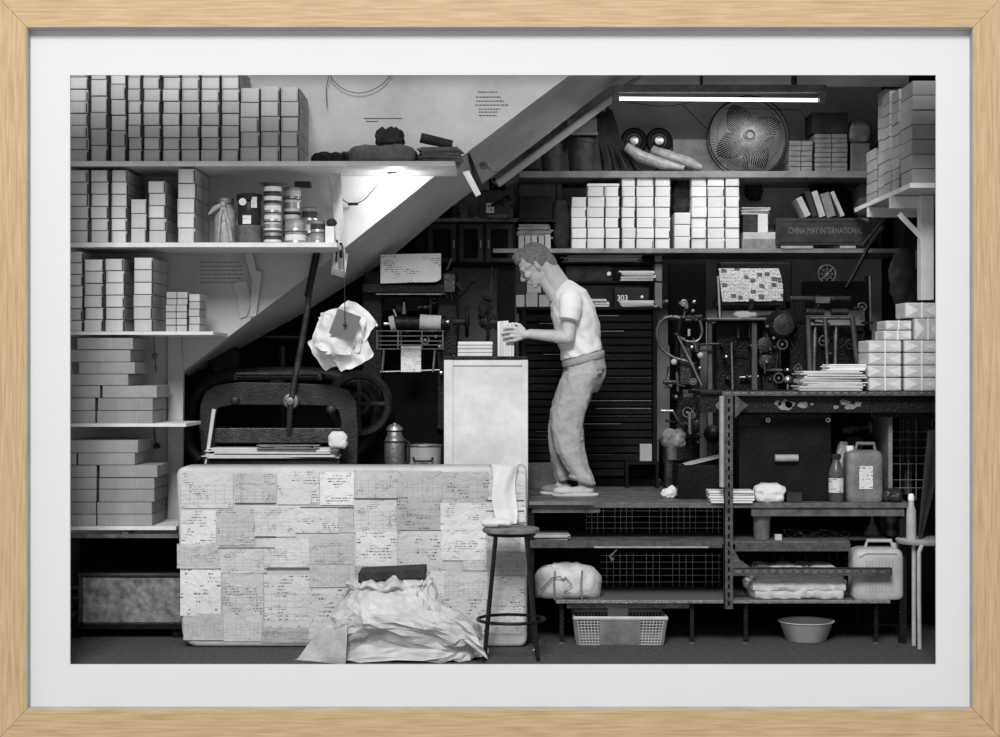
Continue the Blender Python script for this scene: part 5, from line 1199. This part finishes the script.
for a in (816,837): obj('finger_rod',B().pt([(a,325,Y3+.1),(a-1,332,Y3+.1),(a-2,380,Y3+.1)],[.006,.016,.012],8),steelD,t,smooth=True)
obj('tall_post',B().pt([(870,276,Y3+.2),(871,330,Y3+.2)],.010),steelD,t)
obj('machine_body',B().pb(790,325,866,480,Y3+.2,.4).pb(784,300,806,345,Y3+.3,.2),iron,t,bevel=.01)
glint_parts(t,790,305,864,390,Y3+.12,20,5,.12)
t=thing('wall_medallion','round pierced emblem disc mounted above the press of upright bars','emblem',P(827,274,2.0)); c=P(827,274,2.0)
b=B().ring(c,.06,.006,'Y').ring(c,.035,.003,'Y')
for k in range(8): a=k*math.pi/4; b.tube([c,c+Vector((math.cos(a)*.06,0,math.sin(a)*.06))],.003,4)
obj('emblem_disc',b,steelD,t); obj('disc_back',B().lathe([(.001,.01),(.055,.01),(.055,.02)],c,'Y'),iron,t); obj('stem',B().box(c.x-.01,c.x+.01,2.0,2.03,Z(283,2.0),c.z-.05),iron,t)
tag(obj('hanging_shoe_bag',B().ball(P(905,280,1.5),.12,(.8,.5,1.7),sub=4).crumple(.02,12,3),kraft,smooth=True),'dark printed bag hanging in the corner by the right wall','bag')
tag(obj('wall_bracket_box',B().pb(918,302,934,330-28,.9,.1).pt([(925,262,.8),(922,300,.8)],.012).pb(919,250,934,268,.8,.1),ironL),'small grey fitting on the white shelf post','fitting')
# clutter rail behind chest
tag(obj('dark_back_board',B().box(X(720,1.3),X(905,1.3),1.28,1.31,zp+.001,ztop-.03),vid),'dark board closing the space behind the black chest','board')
#MANBEGIN
# ------------------------------------------------------------------ the man
MY=1.1
def Q(px,py,dy=0): return P(px,py,MY)+Vector((0,dy,0))
man=thing('person','short-haired man in glasses, white t-shirt and grey trousers bending over the white cabinet','person',(X(575,MY),MY,zp))
def grown(name,b,m,vox,smooth=4,tex=None,parent=None):
    o=obj(name,b,m,parent or man,smooth=True,mods=True)
    q=o.modifiers.new('remesh','REMESH'); q.mode='VOXEL'; q.voxel_size=vox; q.use_smooth_shade=True
    if smooth: q=o.modifiers.new('smooth','SMOOTH'); q.iterations=smooth; q.factor=.5
    if tex:
        t_=bpy.data.textures.new(name,'CLOUDS'); t_.noise_scale=tex[0]; t_.noise_depth=2; t_.noise_type='HARD_NOISE' if len(tex)>2 else 'SOFT_NOISE'
        q=o.modifiers.new('folds','DISPLACE'); q.texture=t_; q.strength=tex[1]; q.mid_level=.5; q.texture_coords='LOCAL'
    return o
def sec(px,py,h,side,dy=0,tilt=0,n=72,e=.85):
    c=Q(px,py,dy); r=[]; h=h/157.7
    for k in range(n):
        a=2*math.pi*k/n; cx=math.copysign(abs(math.cos(a))**e,math.cos(a))*h; cy=math.copysign(abs(math.sin(a))**e,math.sin(a))*side
        r.append(c+Vector((cx*math.cos(tilt),cy,cx*math.sin(tilt))))
    return r
fv=Vector((-.82,0,-.57)); uv=Vector((-.57,0,.82)); sv=Vector((0,1,0)); hc=Q(535,264.5)
HR=Matrix((( -fv.x,0,uv.x),(0,1,0),(-fv.z,0,uv.z)))   # local x=back, z=up
def hp(f,u,s=0): return hc+(fv*f+uv*u+sv*s)*1.05
b=B()
b.ball(hp(0,.02),1,(.096,.076,.108),HR,3).ball(hp(.03,-.05),1,(.066,.058,.07),HR,3).ball(hp(.07,-.103),.022,(1,1.3,1),HR)
b.ball(hp(.045,-.085),1,(.045,.045,.035),HR,3)
b.tube([hp(.088,.012),hp(.108,-.018),hp(.118,-.034),hp(.1,-.045)],[.009,.011,.014,.010],10)
for s in (-1,1):
    b.ball(hp(.085,.022,s*.03),1,(.014,.026,.008),HR); b.ball(hp(.068,-.028,s*.042),1,(.03,.022,.026),HR)   # brow, cheek
    b.ball(hp(.106,-.036,s*.012),.008); b.ball(hp(.078,.004,s*.031),.0145)
    b.ball(hp(-.005,-.012,s*.078),1,(.017,.008,.030),HR); b.ball(hp(-.004,-.035,s*.075),1,(.01,.008,.012),HR)
b.ball(hp(.094,-.064),1,(.013,.024,.008),HR).ball(hp(.090,-.078),1,(.013,.021,.008),HR)
b.cap(hp(-.05,-.045),Q(562,290),.066,.074,20).ball(hp(.0,-.07),1,(.07,.056,.055),HR,3)
b.cap(hp(.0,-.07),Q(558,297),.045,.06,16)
b.cap(Q(560,293),Q(572,305),.07,.09)
# arms
def arm(s,sh,el,wr):
    b.cap(sh,el,.052,.043,18); b.cap(el,wr,.043,.027,18); b.ball(sh.lerp(el,.35),.052,(1,1,1.2)); b.ball(el.lerp(wr,.25),.044,(1.3,1,1))
arm(-1,Q(570,302,-.16),Q(567,338,-.20),Q(530,335,-.115)); arm(1,Q(570,302,.16),Q(562,336,.19),Q(530,333,.075))
b.cap(Q(570,302,-.16),Q(572,305,.16),.06,.06)
def hand(s,wr,face):
    # s=-1 near hand on the front of the bundle, s=1 far hand behind it; face = plane the fingers lie on
    pc=P(520,335,MY)+Vector((0,face-MY,0)); pk=P(514.5,333.5,MY); pk.y=face
    b.cap(wr,wr.lerp(pc,.6),.024,.027,14)
    for i in range(4): # palm strands
        y=327.8+i*4.1; k=P(514.0+abs(i-1.2)*.7,y+ .6,MY); k.y=face; b.cap(wr.lerp(pc,.3),k,.019,.0125,12)
        L=[.070,.078,.072,.056][i]; dz=[.012,.003,-.004,-.012][i]
        d1=Vector((-1,0,dz*6)).normalized(); p1=k+d1*L*.42+Vector((0,-.004*(-s),0)); p1.y=face-(-s)*0+ (-.006 if s<0 else .006); p2=p1+(d1+Vector((0,0,-.12))).normalized()*L*.33; p2.y=face+(-.002 if s<0 else .002); p3=p2+(d1+Vector((0,0,-.25))).normalized()*L*.25; p3.y=face
        b.tube([k,p1,p2,p3],[.0105,.0098,.0088,.0075],10); b.ball(p3,.0078).ball(p1,.0102).ball(p2,.0092)
    t0=P(524,331,MY); t0.y=face+ (.01 if s<0 else -.01); t1=P(519.5,325.5,MY); t1.y=face+(.012 if s<0 else -.012); t2=P(515.5,324.0,MY); t2.y=face+(.02 if s<0 else -.016); t3=P(512.8,325.5,MY); t3.y=face+(.004 if s<0 else -.002)
    b.tube([t0,t1,t2,t3],[.016,.0125,.0105,.009],10).ball(t3,.0092).ball(t1,.0125)
hand(-1,Q(530,335,-.115),1.0); hand(1,Q(530,333,.075),1.145)
# trunk and legs under the clothes
b.cap(Q(572,305),Q(584,362),.10,.105,16)
for s in (-1,1): b.cap(Q(584,364,s*.05),Q(570+(-3 if s>0 else 0),425,s*.085),.07,.05,14); b.cap(Q(570+(-3 if s>0 else 0),425,s*.085),Q(580 if s<0 else 562,472,s*.085),.045,.034,14)
# ankles and feet
for s,ax,ay,tx,ty in ((-1,587,480,558,492.5),(1,566,480,546,490.5)):
    dy=s*.085; b.cap(Q(ax-7,ay-8,dy),Q(ax-3,ay+5,dy),.034,.034,16); b.cap(Q(ax+1,ay+9.5,dy),Q(tx+12,ty-1.5,dy),.036,.030,16); b.cap(Q(tx+12,ty-1.5,dy),Q(tx+3,ty+.3,dy),.030,.016,16)
    b.ball(Q(ax-4,ay+6,dy),.036)
grown('body',b,skin,.0042,3,parent=man)
# hair
b=B()
b.ball(hp(-.02,.032),1,(.102,.083,.103),HR,4).ball(hp(.060,.076),1,(.040,.055,.034),HR,3).ball(hp(.05,.10),1,(.05,.055,.03),HR,3).ball(hp(-.082,-.03),1,(.042,.064,.078),HR,3)
for v in b.m.verts:
    d=v.co-hc; f,u,s=d.dot(fv),d.dot(uv),abs(d.y)
    lim=.1 if u>.055 else .03+(u)*1.0          # hairline: recede in front below the fringe
    if f>lim and u<.06: v.co-=fv*(f-lim)
    if u<-.005 and f>-.02: v.co-=fv*min(.03,f+.02)
b.m.normal_update()
for v in b.m.verts: v.co+=v.normal*.003*noise.noise(v.co*70)
o=grown('hair',b,hairm,.005,1,(.03,.006),man)
# eyes, brows, glasses
b=B()
for s in (-1,1): b.ball(hp(.0885,.000,s*.031),.0085,(1,1.5,.8),HR)
obj('eyes',b,mat('eye_dark',45,.3),man,smooth=True)
b=B()
for s in (-1,1):
    c=hp(.108,-.006,s*.032); pts=[c+sv*(.024*math.cos(a))+uv*(.017*math.sin(a))+fv*(.0) for a in [2*math.pi*k/20 for k in range(20)]]
    b.tube(pts,.0016,6,closed=True); b.tube([c+sv*s*.024+uv*.006,hp(.085,.004,s*.073),hp(.0,.006,s*.083),hp(-.02,-.01,s*.082)],.002,6)
b.tube([hp(.108,-.002,-.008),hp(.112,.0,0),hp(.108,-.002,.008)],.0016,6)
obj('glasses_frame',b,iron,man)
def dense(rings,k=7):
    o=[]
    for a,c in zip(rings,rings[1:]):
        for i in range(k): o.append([p.lerp(q_,i/k) for p,q_ in zip(a,c)])
    return o+[rings[-1]]
def folds(b,amp,fx,fz,sd=0,shear=0):
    b.m.normal_update()
    for v in b.m.verts:
        z=v.co.z; x=v.co.x+shear*z; n_=noise.noise(Vector((x*fx+sd,v.co.y*fx,z*fz))); n2=noise.noise(Vector((x*fx*2.1+sd,v.co.y*fx*2,z*fz*1.7+4)))
        v.co+=v.normal*amp*((1-2*abs(n_))*.8+.4*(1-2*abs(n2))-.5)
# t-shirt
b=B()
b.loft(dense([sec(560,286,9.5,.078,0,.78),sec(563.5,290.5,13,.12,0,.6),sec(568.5,296,18,.185,0,.30),sec(571.5,305,21,.205,0,.15),sec(574.3,315,23,.195,0,.06),sec(577.5,332,23,.17,0,0),sec(581,347,21.3,.165,0,.15),sec(582,355.5,21.4,.17,0,.27)])); folds(b,.013,9,5,3,.8)
for s in (-1,1):
    b.tube([Q(569,299,s*.12),Q(570,303,s*.17),Q(569.5,311,s*.198),Q(567.5,321.5,s*.213)],[.07,.078,.072,.064],20)
grown('white_t_shirt',b,mat('t_shirt_cotton',214,.95,0,.04,7,.5,18),.007,3,(.16,.015),man)
# trousers
b=B()
b.loft(dense([sec(583,355,20.3,.160,0,.27),sec(584,361,21,.168,0,.24),sec(585,370,21.4,.172,0,.1),sec(582.5,380,20,.172),sec(579,392,17.5,.165)]))
near=[(583,372,20,.10),(575,392,18,.098),(569,410,17,.092),(565.5,427,16.8,.085),(567,440,15,.085),(569,452,13.5,.082),(574,464,13.2,.08),(580,474,13,.082),(583,480,11.5,.08),(583,483,10,.07)]
far=[(581,372,18,.10),(573,392,16,.095),(565,410,15,.09),(562,427,13.5,.085),(561,445,11,.08),(562,462,10,.075),(565,476,9,.072),(566,481,8,.065)]
b.loft(dense([sec(a,c,h,s_,-.082,(-.28 if c>455 else 0)) for a,c,h,s_ in near])); b.loft(dense([sec(a,c,h,s_,.085) for a,c,h,s_ in far])); folds(b,.016,11,2.2,7,.25)
b.ball(Q(574,439,-.1),.06,(1.0,.8,.35)).ball(Q(580,478,-.085),.075,(1.15,.95,.3),Matrix.Rotation(.2,3,'Y'))
grown('trousers',b,trous,.007,3,(.10,.02),man)
b=B(); b.loft([sec(582.6,355.5,21.4,.171,0,.27),sec(583,356.5,21.9,.175,0,.27),sec(583.4,360,22.0,.177,0,.26),sec(583.6,362,21.5,.172,0,.26)]); obj('waistband',b,mat('waistband_knit',150,.95,0,.2,60,.6,90),man,smooth=True)
for s,x0,x1,yt in ((-1,551,598,497),(1,540,575,494.5)):
    b=B(); dy=s*.085; n=24; rings=[]; c0=(x0+x1)/2; L_=(x1-x0)/2/157.7; cc=Q(c0,490,dy)
    for z_,k in ((zp+.001,.97),(zp+.006,1),(zp+.016,1),(zp+.019,.97)):
        rings.append([Vector((cc.x+math.cos(a)*L_*k,cc.y+math.sin(a)*.047*k*(1-.12*math.cos(a)),z_)) for a in [2*math.pi*i/n for i in range(n)]])
    b.loft(rings); obj('slipper_sole',b,slip,man,smooth=True)
    b=B(); c1=Q(x0+13,490,dy); c1.z=zp+.03
    b.ball(c1,1,(.075,.05,.033),sub=3)
    for v in b.m.verts: v.co.z=max(v.co.z,zp+.012)
    obj('slipper_upper',b,slip if s<0 else old,man,smooth=True)  # far slipper's shade is put in as a darker colour
#MANEND
# ------------------------------------------------------------------ light and camera
sc=bpy.context.scene
w=bpy.data.worlds.new('World'); sc.world=w; w.use_nodes=True
bg=w.node_tree.nodes['Background']; bg.inputs[0].default_value=(1,1,1,1); bg.inputs[1].default_value=.50
def light(name,typ,loc,e,rot=None,**k):
    l=bpy.data.lights.new(name,typ); l.energy=e
    for a,v in k.items(): setattr(l,a,v)
    o=bpy.data.objects.new(name,l); COL.objects.link(o); o.location=loc
    if rot is not None: o.rotation_euler=rot
    return o
def look(o,t): o.rotation_euler=(Vector(t)-o.location).to_track_quat('-Z','Y').to_euler()
k=light('sky_key','AREA',(-1.6,-16,13.4),3950,size=5.5); look(k,(0,0,1.5))
p=light('shelf_lamp_light','POINT',P(396,186,.74),4.5,shadow_soft_size=.03)
p=light('tube_light_glow','AREA',P(719,103,1.6),14,shape='RECTANGLE',size=1.3,size_y=.05); p.rotation_euler=(0,0,0)
cam=bpy.data.cameras.new('camera'); cam.sensor_width=36; cam.lens=F/1000*36; co=bpy.data.objects.new('camera',cam); COL.objects.link(co); co.location=(0,-D,H); co.rotation_euler=(math.pi/2,0,0)
cam.clip_end=100; sc.camera=co
sc.view_settings.view_transform='Standard'; sc.view_settings.look='None'; sc.view_settings.exposure=0; sc.view_settings.gamma=1
